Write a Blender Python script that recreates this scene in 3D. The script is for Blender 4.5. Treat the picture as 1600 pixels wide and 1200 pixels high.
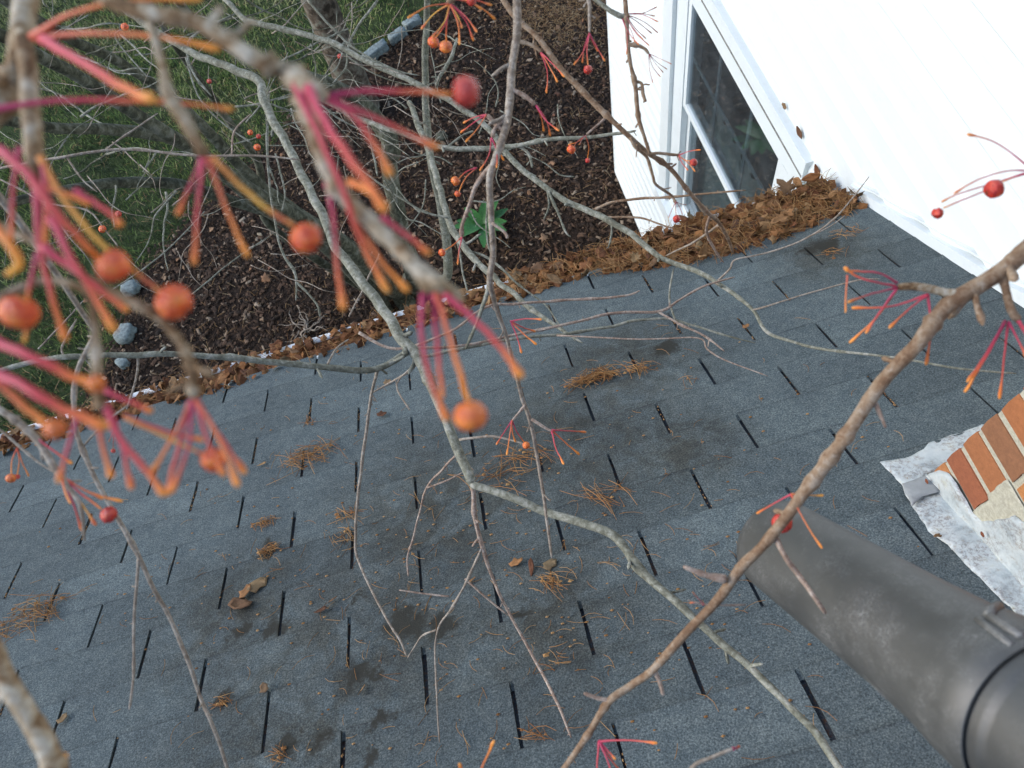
import bpy, bmesh, math, random
from mathutils import Vector, Matrix, noise

random.seed(7)
R = math.radians
for o in list(bpy.data.objects):
    bpy.data.objects.remove(o)
scene = bpy.context.scene
COL = scene.collection

# ------------------------------------------------------------------ camera
CAM = Vector((0.339625, 0.505506, 5.142415))
RIGHT = Vector((0.956572, -0.248778, -0.151919))
DOWN = Vector((-0.290370, -0.858985, -0.421699))
FWD = Vector((-0.025587, 0.447498, -0.893919))
FPX = 1204.67                      # focal length in photo pixels (1600 wide)
cd = bpy.data.cameras.new('camera')
cam = bpy.data.objects.new('camera', cd)
COL.objects.link(cam)
m = Matrix.Identity(4)
for r in range(3):
    m[r][0] = RIGHT[r]; m[r][1] = -DOWN[r]; m[r][2] = -FWD[r]; m[r][3] = CAM[r]
cam.matrix_world = m
cd.sensor_fit = 'HORIZONTAL'; cd.sensor_width = 36.0
cd.lens = FPX / 1600.0 * 36.0
cd.clip_start = 0.01; cd.clip_end = 500
cd.dof.use_dof = True
cd.dof.focus_distance = 1.75
cd.dof.aperture_fstop = cd.lens / 2.5      # a phone lens: 2.5 mm wide pupil
scene.camera = cam

# ------------------------------------------------------------------ light
SUN_EL, SUN_AZ = 33.0, 284.0               # azimuth clockwise from +Y
w = bpy.data.worlds.new('World'); scene.world = w; w.use_nodes = True
nt = w.node_tree; nt.nodes.clear()
sky = nt.nodes.new('ShaderNodeTexSky'); sky.sky_type = 'NISHITA'; sky.sun_disc = False
sky.sun_elevation = R(SUN_EL); sky.sun_rotation = R(SUN_AZ)
sky.air_density = 1.0; sky.dust_density = 1.0; sky.ozone_density = 1.0
bg = nt.nodes.new('ShaderNodeBackground'); bg.inputs[1].default_value = 0.15
wo = nt.nodes.new('ShaderNodeOutputWorld')
nt.links.new(sky.outputs[0], bg.inputs[0]); nt.links.new(bg.outputs[0], wo.inputs[0])
sd = bpy.data.lights.new('sun', 'SUN'); sd.energy = 0.85; sd.angle = R(34); sd.color = (1.0, 0.97, 0.93)
sun = bpy.data.objects.new('sun', sd); COL.objects.link(sun)
sdir = Vector((math.sin(R(SUN_AZ)) * math.cos(R(SUN_EL)), math.cos(R(SUN_AZ)) * math.cos(R(SUN_EL)), math.sin(R(SUN_EL))))
sun.rotation_euler = (-sdir).to_track_quat('-Z', 'Y').to_euler()
vs = scene.view_settings
vs.view_transform = 'Standard'; vs.look = 'None'; vs.gamma = 1.0; vs.use_curve_mapping = False
vs.exposure = 1.3
scene.cycles.max_bounces = 5; scene.cycles.diffuse_bounces = 3; scene.cycles.glossy_bounces = 2; scene.cycles.transparent_max_bounces = 6; scene.cycles.transmission_bounces = 3

# ------------------------------------------------------------------ helpers
def ray(x, y):
    return RIGHT * ((x - 800) / FPX) + DOWN * ((y - 600) / FPX) + FWD
def at(x, y, d):                   # a point seen at photo pixel x, y, d metres in front of the lens
    return CAM + ray(x, y) * d
def on_ground(x, y, z=0.0):
    r = ray(x, y); return CAM + r * ((z - CAM.z) / r.z)
PITCH = R(30.0); RN = Vector((0, math.sin(PITCH), math.cos(PITCH))); RUP = Vector((0, -math.cos(PITCH), math.sin(PITCH)))
R0 = Vector((0, 0, 4.1)); TAB = 0.3048; EXPO = TAB * 5 / 12
def roof_pt(u, v, h=0.0):          # metres along the eave, up the slope, above the deck
    return R0 + Vector((u, 0, 0)) + RUP * v + RN * h
def on_roof(x, y, h=0.0):
    r = ray(x, y); return CAM + r * ((R0 + RN * h - CAM).dot(RN) / r.dot(RN))
def roof_uv(p):
    d = p - R0; return d.x, d.dot(RUP)

def tag(o, label=None, cat=None, group=None, kind=None):
    if label: o['label'] = label
    if cat: o['category'] = cat
    if group: o['group'] = group
    if kind: o['kind'] = kind
    return o
def link(name, mesh, parent=None):
    o = bpy.data.objects.new(name, mesh); COL.objects.link(o)
    if parent is not None: o.parent = parent
    return o
def empty(name, loc=(0, 0, 0)):
    o = bpy.data.objects.new(name, None); COL.objects.link(o); o.location = loc; o.empty_display_size = 0.05
    return o
class MB:
    def __init__(s): s.v = []; s.f = []; s.t = []; s.m = []
    def add(s, vs, fs, t=None, mi=0):
        b = len(s.v); s.v += [tuple(q) for q in vs]
        s.f += [tuple(b + i for i in q) for q in fs]; s.m += [mi] * len(fs)
        s.t += t if t is not None else [0.0] * len(vs)
    def box(s, a, b, mi=0):
        (x0, y0, z0), (x1, y1, z1) = a, b
        s.add([(x0,y0,z0),(x1,y0,z0),(x1,y1,z0),(x0,y1,z0),(x0,y0,z1),(x1,y0,z1),(x1,y1,z1),(x0,y1,z1)],
              [(0,3,2,1),(4,5,6,7),(0,1,5,4),(1,2,6,5),(2,3,7,6),(3,0,4,7)], mi=mi)
    def hexa(s, p, mi=0):          # eight corners: bottom ring then top ring
        s.add(p, [(0,3,2,1),(4,5,6,7),(0,1,5,4),(1,2,6,5),(2,3,7,6),(3,0,4,7)], mi=mi)
    def tube(s, pts, rad, sides=8, cap=True, mi=0, rough=0.0):
        n = len(pts); vs = []; ts = []
        up = Vector((0.31, 0.27, 0.91))
        prev = None
        for i, p in enumerate(pts):
            d = (pts[min(i+1, n-1)] - pts[max(i-1, 0)])
            d = d.normalized() if d.length > 1e-9 else Vector((0,0,1))
            if prev is None:
                a = d.cross(up); a = a if a.length > 1e-3 else d.cross(Vector((1,0,0)))
            else:
                a = prev - d * prev.dot(d)
            a.normalize(); prev = a; b = d.cross(a)
            for k in range(sides):
                an = 2 * math.pi * k / sides
                rr = rad[i] * (1 + (random.uniform(-rough, rough) if rough else 0))
                vs.append(p + (a * math.cos(an) + b * math.sin(an)) * rr)
                ts.append(i / max(1, n - 1))
        fs = [(i*sides+k, i*sides+(k+1) % sides, (i+1)*sides+(k+1) % sides, (i+1)*sides+k) for i in range(n-1) for k in range(sides)]
        if cap:
            fs.append(tuple(range(sides))[::-1]); fs.append(tuple((n-1)*sides + k for k in range(sides)))
        s.add(vs, fs, ts, mi)
    def mesh(s, name, mats, smooth=False):
        me = bpy.data.meshes.new(name); me.from_pydata(s.v, [], s.f)
        for mt in (mats if isinstance(mats, (list, tuple)) else [mats]): me.materials.append(mt)
        if len(set(s.m)) > 1: me.polygons.foreach_set('material_index', s.m)
        if smooth: me.polygons.foreach_set('use_smooth', [True] * len(s.f))
        if any(s.t):
            at_ = me.attributes.new('along', 'FLOAT', 'POINT'); at_.data.foreach_set('value', s.t)
        me.update(); return me
    def build(s, name, mats, parent=None, smooth=False):
        return link(name, s.mesh(name, mats, smooth), parent)

# ------------------------------------------------------------------ materials
def hexc(r, g, b): return (r, g, b, 1)
class Mat:
    def __init__(s, name, rough=0.8, spec=0.3):
        s.m = bpy.data.materials.new(name); s.m.use_nodes = True
        s.n = s.m.node_tree.nodes; s.l = s.m.node_tree.links
        s.b = s.n['Principled BSDF']; s.b.inputs['Roughness'].default_value = rough
        s.b.inputs['Specular IOR Level'].default_value = spec
    def node(s, t, **kw):
        q = s.n.new(t)
        for k, v in kw.items():
            if k in q.inputs: q.inputs[k].default_value = v
            else: setattr(q, k, v)
        return q
    def link(s, a, b): s.l.new(a, b)
    def coord(s, kind='Object'):
        if kind == 'Position': return s.node('ShaderNodeNewGeometry').outputs['Position']
        return s.node('ShaderNodeTexCoord').outputs[kind]
    def noise(s, co, scale, detail=4, rough=0.6, dist=0.0):
        q = s.node('ShaderNodeTexNoise', Scale=scale, Detail=detail, Roughness=rough, Distortion=dist)
        s.link(co, q.inputs['Vector']); return q.outputs['Fac']
    def ramp(s, fac, stops):
        q = s.node('ShaderNodeValToRGB'); e = q.color_ramp.elements
        while len(e) < len(stops): e.new(0.5)
        for el, (p, c) in zip(e, stops):
            el.position = p; el.color = c if len(c) == 4 else (*c, 1)
        s.link(fac, q.inputs[0]); return q.outputs[0]
    def mix(s, fac, a, b, mode='MIX'):
        q = s.node('ShaderNodeMix', data_type='RGBA', blend_type=mode)
        if isinstance(fac, (int, float)): q.inputs[0].default_value = fac
        else: s.link(fac, q.inputs[0])
        for i, c in ((6, a), (7, b)):
            if isinstance(c, tuple): q.inputs[i].default_value = c if len(c) == 4 else (*c, 1)
            else: s.link(c, q.inputs[i])
        return q.outputs[2]
    def math(s, op, a, b=0.0, clamp=False):
        q = s.node('ShaderNodeMath', operation=op, use_clamp=clamp)
        for i, c in ((0, a), (1, b)):
            if isinstance(c, (int, float)): q.inputs[i].default_value = c
            else: s.link(c, q.inputs[i])
        return q.outputs[0]
    def color(s, c):
        if isinstance(c, tuple): s.b.inputs['Base Color'].default_value = c if len(c) == 4 else (*c, 1)
        else: s.link(c, s.b.inputs['Base Color'])
        return s
    def bump(s, h, strength=0.5, dist=0.002):
        q = s.node('ShaderNodeBump', Strength=strength, Distance=dist)
        s.link(h, q.inputs['Height']); s.link(q.outputs[0], s.b.inputs['Normal']); return s
    def rnd(s): return s.node('ShaderNodeObjectInfo').outputs['Random']

def shingle_mat():
    M = Mat('asphalt_shingle', 0.93, 0.2); p = M.coord('Position')
    gran = M.noise(p, 330, 2, 0.75); mott = M.noise(p, 38, 3, 0.65); big = M.noise(p, 5.5, 3, 0.6)
    c = M.ramp(gran, [(0.30, (0.034, 0.043, 0.046)), (0.5, (0.078, 0.096, 0.100)), (0.72, (0.165, 0.19, 0.19))])
    c = M.mix(M.ramp(mott, [(0.35, (0,0,0)), (0.7, (1,1,1))]), c, M.mix(1.0, c, (0.72, 0.76, 0.80), 'MULTIPLY'))
    q = M.node('ShaderNodeMapRange'); M.link(M.rnd(), q.inputs[0]); q.inputs[3].default_value = 0.86; q.inputs[4].default_value = 1.12
    tone = M.node('ShaderNodeCombineColor'); [M.link(q.outputs[0], tone.inputs[i]) for i in range(3)]
    c = M.mix(1.0, c, tone.outputs[0], 'MULTIPLY')
    # old dirt: a wide brown-green film where litter lies and washes down, plus dark wet moss blots
    wn = M.node('ShaderNodeTexNoise', Scale=17, Detail=4, Roughness=.7); M.link(p, wn.inputs['Vector'])
    w1 = M.node('ShaderNodeVectorMath', operation='SUBTRACT'); M.link(wn.outputs['Color'], w1.inputs[0]); w1.inputs[1].default_value = (.5, .5, .5)
    w2 = M.node('ShaderNodeVectorMath', operation='SCALE'); M.link(w1.outputs[0], w2.inputs[0]); w2.inputs['Scale'].default_value = .11
    w3 = M.node('ShaderNodeVectorMath', operation='ADD'); M.link(p, w3.inputs[0]); M.link(w2.outputs[0], w3.inputs[1])
    def blot(x, y, rad, sx=1.0):
        ce = on_roof(x, y)
        d = M.node('ShaderNodeVectorMath', operation='DISTANCE'); M.link(w3.outputs[0], d.inputs[0]); d.inputs[1].default_value = ce
        mr = M.node('ShaderNodeMapRange', interpolation_type='SMOOTHSTEP'); M.link(d.outputs['Value'], mr.inputs[0])
        mr.inputs[1].default_value = 0.0; mr.inputs[2].default_value = rad * 1.1; mr.inputs[3].default_value = 1; mr.inputs[4].default_value = 0
        return mr.outputs[0]
    film = None
    for x, y, rad in ((560, 1000, .42), (900, 690, .42), (700, 800, .46), (980, 570, .32), (470, 1120, .38), (380, 960, .30), (850, 960, .32), (1290, 395, .24), (1060, 700, .22)):
        b = blot(x, y, rad); film = b if film is None else M.math('MAXIMUM', film, b)
    n2 = M.noise(p, 13, 4, 0.7, 0.6)
    film = M.math('MULTIPLY', film, M.ramp(n2, [(0.34, (0.25,)*3), (0.58, (1,1,1))]))
    c = M.mix(M.math('MULTIPLY', film, 0.9), c, M.mix(1.0, c, (0.50, 0.41, 0.33), 'MULTIPLY'))
    c = M.mix(M.ramp(big, [(0.38, (0,0,0)), (0.66, (1,1,1))]), c, M.mix(1.0, c, (1.22, 1.22, 1.2), 'MULTIPLY'))
    wear_shade = M.node('ShaderNodeAttribute', attribute_name='along').outputs['Fac']
    wear_shade = M.math('MULTIPLY', wear_shade, M.ramp(M.noise(p, 55, 3), [(0.35, (0.2,)*3), (0.6, (1,1,1))]))
    c = M.mix(M.math('MULTIPLY', wear_shade, .55), c, (0.02, 0.022, 0.024))  # butt edges painted dark: granule loss plus the shade line at each course step
    dark = None
    for x, y, rad in ((640, 978, .075), (690, 985, .06), (745, 995, .03), (430, 985, .05), (560, 1058, .05), (590, 1055, .035), (600, 1120, .04), (350, 1100, .035),
                      (420, 860, .045), (460, 1165, .045), (500, 1165, .05), (1040, 545, .05), (1290, 385, .07), (1260, 395, .05), (380, 990, .04), (585, 1180, .035), (810, 965, .035), (560, 940, .03)):
        b = blot(x, y, rad); dark = b if dark is None else M.math('MAXIMUM', dark, b)
    n3 = M.noise(p, 42, 3, 0.7)
    dark = M.math('MULTIPLY', dark, 1.1)
    dark = M.math('SUBTRACT', M.math('ADD', dark, M.math('MULTIPLY', n3, 1.3)), 0.95)
    dark = M.ramp(dark, [(0.02, (0,0,0)), (0.5, (1,1,1))])
    c = M.mix(M.math('MULTIPLY', dark, 0.9), c, (0.026, 0.025, 0.020))
    fl = M.ramp(M.noise(p, 190, 2, 0.5), [(0.73, (0,0,0)), (0.76, (1,1,1))])
    c = M.mix(M.math('MULTIPLY', fl, 0.4), c, (0.035, 0.032, 0.03))
    M.color(c); M.bump(gran, 0.7, 0.0016)
    return M.m
def slot_mat():
    M = Mat('shingle_underlay', 0.95, 0.15); p = M.coord('Position')
    c = M.ramp(M.noise(p, 260, 3, .7), [(0.35, (0.018, 0.021, 0.025)), (0.62, (0.045, 0.05, 0.056))])
    d = M.ramp(M.math('MULTIPLY', M.noise(p, 95, 3, .7), M.math('ADD', M.noise(p, 3.1, 2), 0.45)), [(0.50, (0,0,0)), (0.60, (1,1,1))])
    M.color(M.mix(M.math('MULTIPLY', d, .85), c, (0.07, 0.038, 0.024))); M.bump(M.noise(p, 300), .6, .002); return M.m
def white_vinyl(name='white_vinyl', tint=(0.70, 0.75, 0.757), dirt=0.25, rough=0.42):
    M = Mat(name, rough, 0.4); p = M.coord('Position')
    n = M.noise(p, 6.5, 5, .7); g = M.noise(p, 60, 4, .7)
    f = M.math('MULTIPLY', M.ramp(n, [(0.45, (0,0,0)), (0.8, (1,1,1))]), M.ramp(g, [(0.4, (0,0,0)), (0.7, (1,1,1))]))
    M.color(M.mix(M.math('MULTIPLY', f, dirt), tint, (0.42, 0.43, 0.40))); M.bump(M.noise(p, 25, 3), .08, .002); return M.m
def bark(name, cols, scale=60, rough=0.85, bumpd=0.0012, coords='Object'):
    M = Mat(name, rough, 0.25); p = M.coord(coords)
    n = M.noise(p, scale, 4, .7, .5); n2 = M.noise(p, scale * 6, 2, .6); n3 = M.noise(p, scale * .22, 2)
    k = len(cols)
    c = M.ramp(M.math('ADD', M.math('MULTIPLY', n, .65), M.math('MULTIPLY', n3, .35)), [(0.40 + 0.2 * i / (k - 1), cols[i]) for i in range(k)])
    c = M.mix(M.ramp(n2, [(0.42, (0,0,0)), (0.75, (1,1,1))]), c, M.mix(1.0, c, (1.35, 1.35, 1.35), 'MULTIPLY'))
    M.color(c); M.bump(n, .8, bumpd); return M.m
def stalk_mat(name, a, b, c):
    M = Mat(name, 0.45, 0.4)
    t = M.node('ShaderNodeAttribute', attribute_name='along').outputs['Fac']
    n = M.noise(M.coord('Object'), 90, 3)
    t = M.math('ADD', t, M.math('MULTIPLY', M.math('SUBTRACT', n, .5), .35))
    M.color(M.ramp(t, [(0.15, a), (0.55, b), (0.82, c), (1.0, (0.72, 0.30, 0.05))]))
    return M.m
def berry_mat(name, a, b, c):
    M = Mat(name, 0.2, 0.6); p = M.coord('Object'); M.b.inputs['Coat Weight'].default_value = .25; M.b.inputs['Coat Roughness'].default_value = .12
    pass
    n = M.noise(p, 1.6, 4, .6, .4); n2 = M.noise(p, 5, 3)
    M.color(M.mix(M.ramp(n2, [(0.55, (0,0,0)), (0.75, (1,1,1))]), M.ramp(n, [(0.32, a), (0.5, b), (0.68, c)]), M.mix(.5, b, (0.05, 0.01, 0.004))))
    M.bump(M.noise(p, 3, 4), .35, .12)
    return M.m
def leaf_mat(name, cols, rough=0.75):
    M = Mat(name, rough, 0.25); p = M.coord('Object')
    c = M.ramp(M.rnd(), [(i / (len(cols) - 1), cols[i]) for i in range(len(cols))])
    n = M.noise(p, 70, 5, .65)
    c = M.mix(M.ramp(n, [(0.35, (0,0,0)), (0.7, (1,1,1))]), M.mix(1.0, c, (0.55, 0.5, 0.5), 'MULTIPLY'), c)
    M.color(c); M.bump(n, .6, .002); return M.m
def chunk_mat(name, cols, scale=7.0, rough=0.85):      # for joined stuff: colour varies from piece to piece
    M = Mat(name, rough, 0.2)
    t = M.node('ShaderNodeAttribute', attribute_name='along').outputs['Fac']
    c = M.ramp(t, [(i / (len(cols) - 1), cols[i]) for i in range(len(cols))])
    n = M.noise(M.coord('Position'), 120, 3)
    M.color(M.mix(n, M.mix(1.0, c, (0.7, 0.68, 0.66), 'MULTIPLY'), c)); return M.m
def simple(name, c, rough=0.6, spec=0.4, var=0.15, scale=30):
    M = Mat(name, rough, spec); n = M.noise(M.coord('Position'), scale, 5, .65)
    M.color(M.mix(M.ramp(n, [(0.3, (0,0,0)), (0.7, (1,1,1))]), tuple(q * (1 - var) for q in c), tuple(min(1, q * (1 + var)) for q in c)))
    M.bump(n, .3, .002); return M.m

MT = {}
MT['shingle'] = shingle_mat(); MT['slot'] = slot_mat()
MT['vinyl'] = white_vinyl(); MT['trim'] = white_vinyl('white_trim', (0.68, 0.73, 0.74), 0.5, 0.35)
MT['gutter'] = white_vinyl('gutter_enamel', (0.76, 0.78, 0.78), 0.7, 0.3)
MT['bark_fore'] = bark('bark_foreground', [(0.085, 0.045, 0.02), (0.19, 0.12, 0.062), (0.30, 0.24, 0.16), (0.40, 0.355, 0.28)], 140)
MT['bark_brown'] = bark('bark_brown', [(0.13, 0.075, 0.042), (0.18, 0.115, 0.07), (0.225, 0.16, 0.105), (0.27, 0.215, 0.16)], 150)
MT['bark_grey'] = bark('bark_grey', [(0.095, 0.092, 0.068), (0.14, 0.14, 0.105), (0.19, 0.19, 0.15), (0.27, 0.265, 0.225)], 110)
MT['bark_twig'] = bark('bark_twig', [(0.15, 0.115, 0.085), (0.22, 0.18, 0.14), (0.32, 0.285, 0.24)], 200)
MT['bark_rose'] = bark('bark_rose', [(0.17, 0.11, 0.08), (0.26, 0.19, 0.145), (0.36, 0.30, 0.25)], 200)
MT['bark_stem'] = bark('bark_stem', [(0.028, 0.028, 0.018), (0.055, 0.056, 0.038), (0.095, 0.096, 0.068), (0.14, 0.14, 0.115)], 30, bumpd=.004)
MT['bark_trunk'] = bark('bark_trunk', [(0.03, 0.022, 0.015), (0.075, 0.055, 0.038), (0.13, 0.105, 0.08), (0.16, 0.16, 0.12)], 17, bumpd=.012)
PINK, ORG, YEL, RED = (0.46, 0.045, 0.085), (0.66, 0.17, 0.03), (0.66, 0.36, 0.05), (0.50, 0.055, 0.03)
MT['st_pink'] = stalk_mat('stalk_pink', PINK, (0.50, 0.06, 0.05), ORG)
MT['st_mag'] = stalk_mat('stalk_magenta', (0.36, 0.025, 0.085), (0.44, 0.04, 0.06), (0.62, 0.14, 0.03))
MT['st_org'] = stalk_mat('stalk_orange', (0.50, 0.09, 0.05), (0.62, 0.17, 0.04), (0.70, 0.22, 0.03))
MT['st_yel'] = stalk_mat('stalk_yellow', (0.60, 0.22, 0.05), YEL, (0.50, 0.10, 0.04))
MT['st_bulb'] = stalk_mat('stalk_bulb', (0.60, 0.15, 0.03), (0.68, 0.24, 0.03), (0.75, 0.33, 0.03))
MT['st_dim'] = stalk_mat('stalk_dull', (0.25, 0.06, 0.07), (0.32, 0.08, 0.07), (0.35, 0.09, 0.05))
MT['berry'] = berry_mat('berry_orange_red', (0.54, 0.035, 0.006), (0.74, 0.10, 0.010), (0.84, 0.24, 0.02))
MT['berry_o'] = berry_mat('berry_orange', (0.52, 0.07, 0.01), (0.70, 0.15, 0.015), (0.78, 0.25, 0.03))
MT['berry_r'] = berry_mat('berry_red', (0.30, 0.010, 0.008), (0.50, 0.025, 0.014), (0.62, 0.07, 0.02))
MT['calyx'] = simple('calyx_dark', (0.14, 0.04, 0.015), .8)
MT['leaf'] = leaf_mat('dead_leaf', [(0.06, 0.028, 0.017), (0.20, 0.08, 0.032), (0.30, 0.14, 0.052), (0.38, 0.25, 0.12), (0.11, 0.055, 0.032), (0.36, 0.18, 0.07), (0.23, 0.18, 0.10), (0.18, 0.07, 0.035)])
MT['leaf_pale'] = leaf_mat('fallen_leaf', [(0.20, 0.13, 0.08), (0.30, 0.21, 0.13), (0.27, 0.13, 0.06), (0.36, 0.30, 0.20), (0.18, 0.085, 0.05)])
MT['litter'] = chunk_mat('leaf_litter', [(0.06, 0.026, 0.013), (0.17, 0.07, 0.028), (0.25, 0.115, 0.042), (0.15, 0.07, 0.035), (0.32, 0.18, 0.08)])
MT['needle'] = chunk_mat('pine_needle', [(0.16, 0.075, 0.028), (0.28, 0.145, 0.052), (0.38, 0.235, 0.11), (0.23, 0.11, 0.042)])
MT['needle_dry'] = chunk_mat('pine_needle_dry', [(0.18, 0.075, 0.028), (0.31, 0.145, 0.05), (0.40, 0.24, 0.10), (0.27, 0.12, 0.045)])
MT['mulch'] = chunk_mat('mulch_chip', [(0.016, 0.011, 0.008), (0.042, 0.026, 0.017), (0.082, 0.048, 0.030), (0.13, 0.078, 0.05), (0.32, 0.25, 0.18)])
MT['grass'] = chunk_mat('grass_blade', [(0.055, 0.08, 0.035), (0.13, 0.185, 0.06), (0.23, 0.32, 0.085), (0.40, 0.40, 0.20)])
MT['straw'] = chunk_mat('straw', [(0.13, 0.07, 0.03), (0.22, 0.125, 0.055), (0.30, 0.19, 0.09), (0.36, 0.27, 0.16)])
MT['green'] = leaf_mat('green_leaf', [(0.035, 0.13, 0.028), (0.055, 0.19, 0.04), (0.045, 0.15, 0.045)], .4)
MT['stone'] = simple('grey_stone', (0.17, 0.20, 0.195), .9, .25, .5, 40)
MT['mortar'] = simple('mortar', (0.40, 0.38, 0.30), .95, .2, .25, 160)
MT['plastic'] = None

def mulch_ground():
    M = Mat('mulch_soil', .95, .15); p = M.coord('Position')
    c = M.ramp(M.noise(p, 45, 6, .75), [(0.3, (0.011, 0.008, 0.0065)), (0.55, (0.034, 0.023, 0.017)), (0.8, (0.075, 0.05, 0.036))])
    M.color(c); M.bump(M.noise(p, 60, 5, .7), 1, .02); return M.m
def lawn_ground():
    M = Mat('lawn_soil', .95, .15); p = M.coord('Position')
    c = M.ramp(M.noise(p, 9, 6, .7), [(0.35, (0.022, 0.028, 0.015)), (0.6, (0.045, 0.066, 0.022)), (0.8, (0.09, 0.075, 0.048))])
    M.color(c); M.bump(M.noise(p, 60, 4), 1, .02); return M.m
MT['mulch_g'] = mulch_ground(); MT['lawn_g'] = lawn_ground()
def brick_mat():
    M = Mat('fired_brick', .9, .25); p = M.coord('Position')
    c = M.ramp(M.rnd(), [(0.0, (0.26, 0.09, 0.05)), (0.3, (0.44, 0.155, 0.055)), (0.55, (0.22, 0.115, 0.065)), (0.8, (0.48, 0.20, 0.07)), (1.0, (0.20, 0.105, 0.06))])
    n = M.noise(p, 130, 4, .7); n2 = M.noise(p, 500, 2)
    c = M.mix(M.ramp(n, [(0.35, (0,0,0)), (0.75, (1,1,1))]), c, M.mix(1.0, c, (0.72, 0.72, 0.75), 'MULTIPLY'))
    M.color(c); M.bump(M.math('ADD', n, n2), .6, .0015); return M.m
MT['brick'] = brick_mat()
def flash_mat():
    M = Mat('painted_flashing', .6, .4); p = M.coord('Position')
    c = M.ramp(M.noise(p, 26, 5, .7), [(0.3, (0.26, 0.29, 0.295)), (0.44, (0.40, 0.44, 0.445)), (0.60, (0.48, 0.51, 0.50)), (0.72, (0.44, 0.44, 0.34))])
    g = M.ramp(M.noise(p, 160, 5, .75, .3), [(0.48, (0,0,0)), (0.58, (1,1,1))])
    big = M.ramp(M.noise(p, 15, 3, .6), [(0.44, (0,0,0)), (0.56, (1,1,1))])
    c = M.mix(M.math('MULTIPLY', M.math('MULTIPLY', g, big), .6), c, (0.15, 0.12, 0.11))
    c = M.mix(M.math('MULTIPLY', M.ramp(M.noise(p, 75, 4, .7), [(0.54, (0,0,0)), (0.68, (1,1,1))]), .6), c, (0.24, 0.20, 0.15))
    M.color(c); M.bump(M.math('ADD', M.noise(p, 60, 4, .6), M.math('MULTIPLY', g, -.3)), .35, .003); return M.m
MT['flash'] = flash_mat()
def plastic_mat(name, base, scratch=.5):
    M = Mat(name, .48, .45); p = M.coord('Object')
    n = M.noise(p, 12, 5, .7); 
    wv = None
    for sc, off in ((150, 0.0), (210, 3.7), (120, 8.1)):
        mp = M.node('ShaderNodeVectorMath', operation='ADD'); M.link(p, mp.inputs[0]); mp.inputs[1].default_value = (off, off * .7, -off)
        v = M.noise(mp.outputs[0], sc, 1, .4, 2.2)
        line = M.ramp(M.math('ABSOLUTE', M.math('SUBTRACT', v, .5)), [(0.0, (1,1,1)), (0.022, (0,0,0))])
        wv = line if wv is None else M.math('MAXIMUM', wv, line)
    pat = M.ramp(M.noise(p, 26, 4, .7), [(0.45, (0,0,0)), (0.68, (1,1,1))])
    f = M.math('MULTIPLY', M.math('MULTIPLY', wv, pat), scratch)
    c = M.ramp(n, [(0.3, tuple(q * .8 for q in base)), (0.7, tuple(q * 1.25 for q in base))])
    c = M.mix(f, c, (0.34, 0.34, 0.33)); M.color(c)
    M.link(M.ramp(n, [(0.3, (.42,)*3), (0.7, (.6,)*3)]), M.b.inputs['Roughness']); M.b.inputs['Specular IOR Level'].default_value = .7
    M.bump(M.math('ADD', M.noise(p, 260, 3), wv), .15, .0006); return M.m
MT['plastic'] = plastic_mat('blower_plastic', (0.050, 0.050, 0.046), .42)
MT['plastic_worn'] = plastic_mat('blower_plastic_worn', (0.085, 0.085, 0.08), .6)
MT['plastic2'] = plastic_mat('blower_plastic_smooth', (0.040, 0.041, 0.039), .15)
def glass_mat():
    M = Mat('window_glass', .03, .5); M.n.remove(M.b)
    out = M.n['Material Output']
    g = M.node('ShaderNodeBsdfGlossy', Roughness=0.02); g.inputs['Color'].default_value = (0.9, 0.95, 1, 1)
    t = M.node('ShaderNodeBsdfTransparent'); t.inputs['Color'].default_value = (0.6, 0.66, 0.68, 1)
    f = M.node('ShaderNodeLayerWeight', Blend=0.5); mx = M.node('ShaderNodeMixShader')
    k = M.math('ADD', M.math('MULTIPLY', M.math('POWER', f.outputs['Facing'], 4.0), .8), .045)
    M.link(k, mx.inputs[0]); M.link(t.outputs[0], mx.inputs[1]); M.link(g.outputs[0], mx.inputs[2])
    du = M.node('ShaderNodeBsdfDiffuse'); du.inputs['Color'].default_value = (0.5, 0.55, 0.58, 1); m2 = M.node('ShaderNodeMixShader')
    M.link(M.math('MULTIPLY', M.ramp(M.noise(M.coord('Position'), 9, 5, .7), [(0.3, (.25,)*3), (0.75, (1,)*3)]), .07), m2.inputs[0]); M.link(mx.outputs[0], m2.inputs[1]); M.link(du.outputs[0], m2.inputs[2])
    M.link(m2.outputs[0], out.inputs[0]); return M.m
MT['glass'] = glass_mat()

# ------------------------------------------------------------------ ground
def bed_edge(y):                   # x of the border between lawn (left) and mulch bed, along y
    k = [(2.0, -4.4), (3.3, -3.7), (4.0, -3.15), (4.6, -2.9), (5.1, -2.75), (5.6, -2.2), (6.1, -1.45), (6.55, -0.9), (6.95, -0.25), (7.2, 0.33), (7.45, 1.2), (8.4, 3.4), (9.5, 6.0)]
    if y <= k[0][0]: return k[0][1]
    for (a, b), (c, d) in zip(k, k[1:]):
        if y <= c: return b + (d - b) * (y - a) / (c - a)
    return 9.0
def hz(x, y): return 0.035 * noise.noise((x * .9, y * .9, 3.1)) + 0.015 * noise.noise((x * 3.1, y * 3.1, 7.7))
mb = MB()
gx = [-140, -60, -25, -12] + [-8 + .25 * i for i in range(73)] + [14, 30, 60, 140]
gy = [-140, -60, -25, -10] + [-4 + .25 * i for i in range(77)] + [19, 30, 60, 140]
mb.add([(x, y, hz(x, y) - 0.02) for y in gy for x in gx],
       [(j*len(gx)+i, j*len(gx)+i+1, (j+1)*len(gx)+i+1, (j+1)*len(gx)+i) for j in range(len(gy)-1) for i in range(len(gx)-1)])
tag(mb.build('ground', MT['lawn_g'], smooth=True), kind='structure')
mb = MB(); rows = [2.0 + .2 * i for i in range(29)]
nx = 30; vv = []
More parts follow.
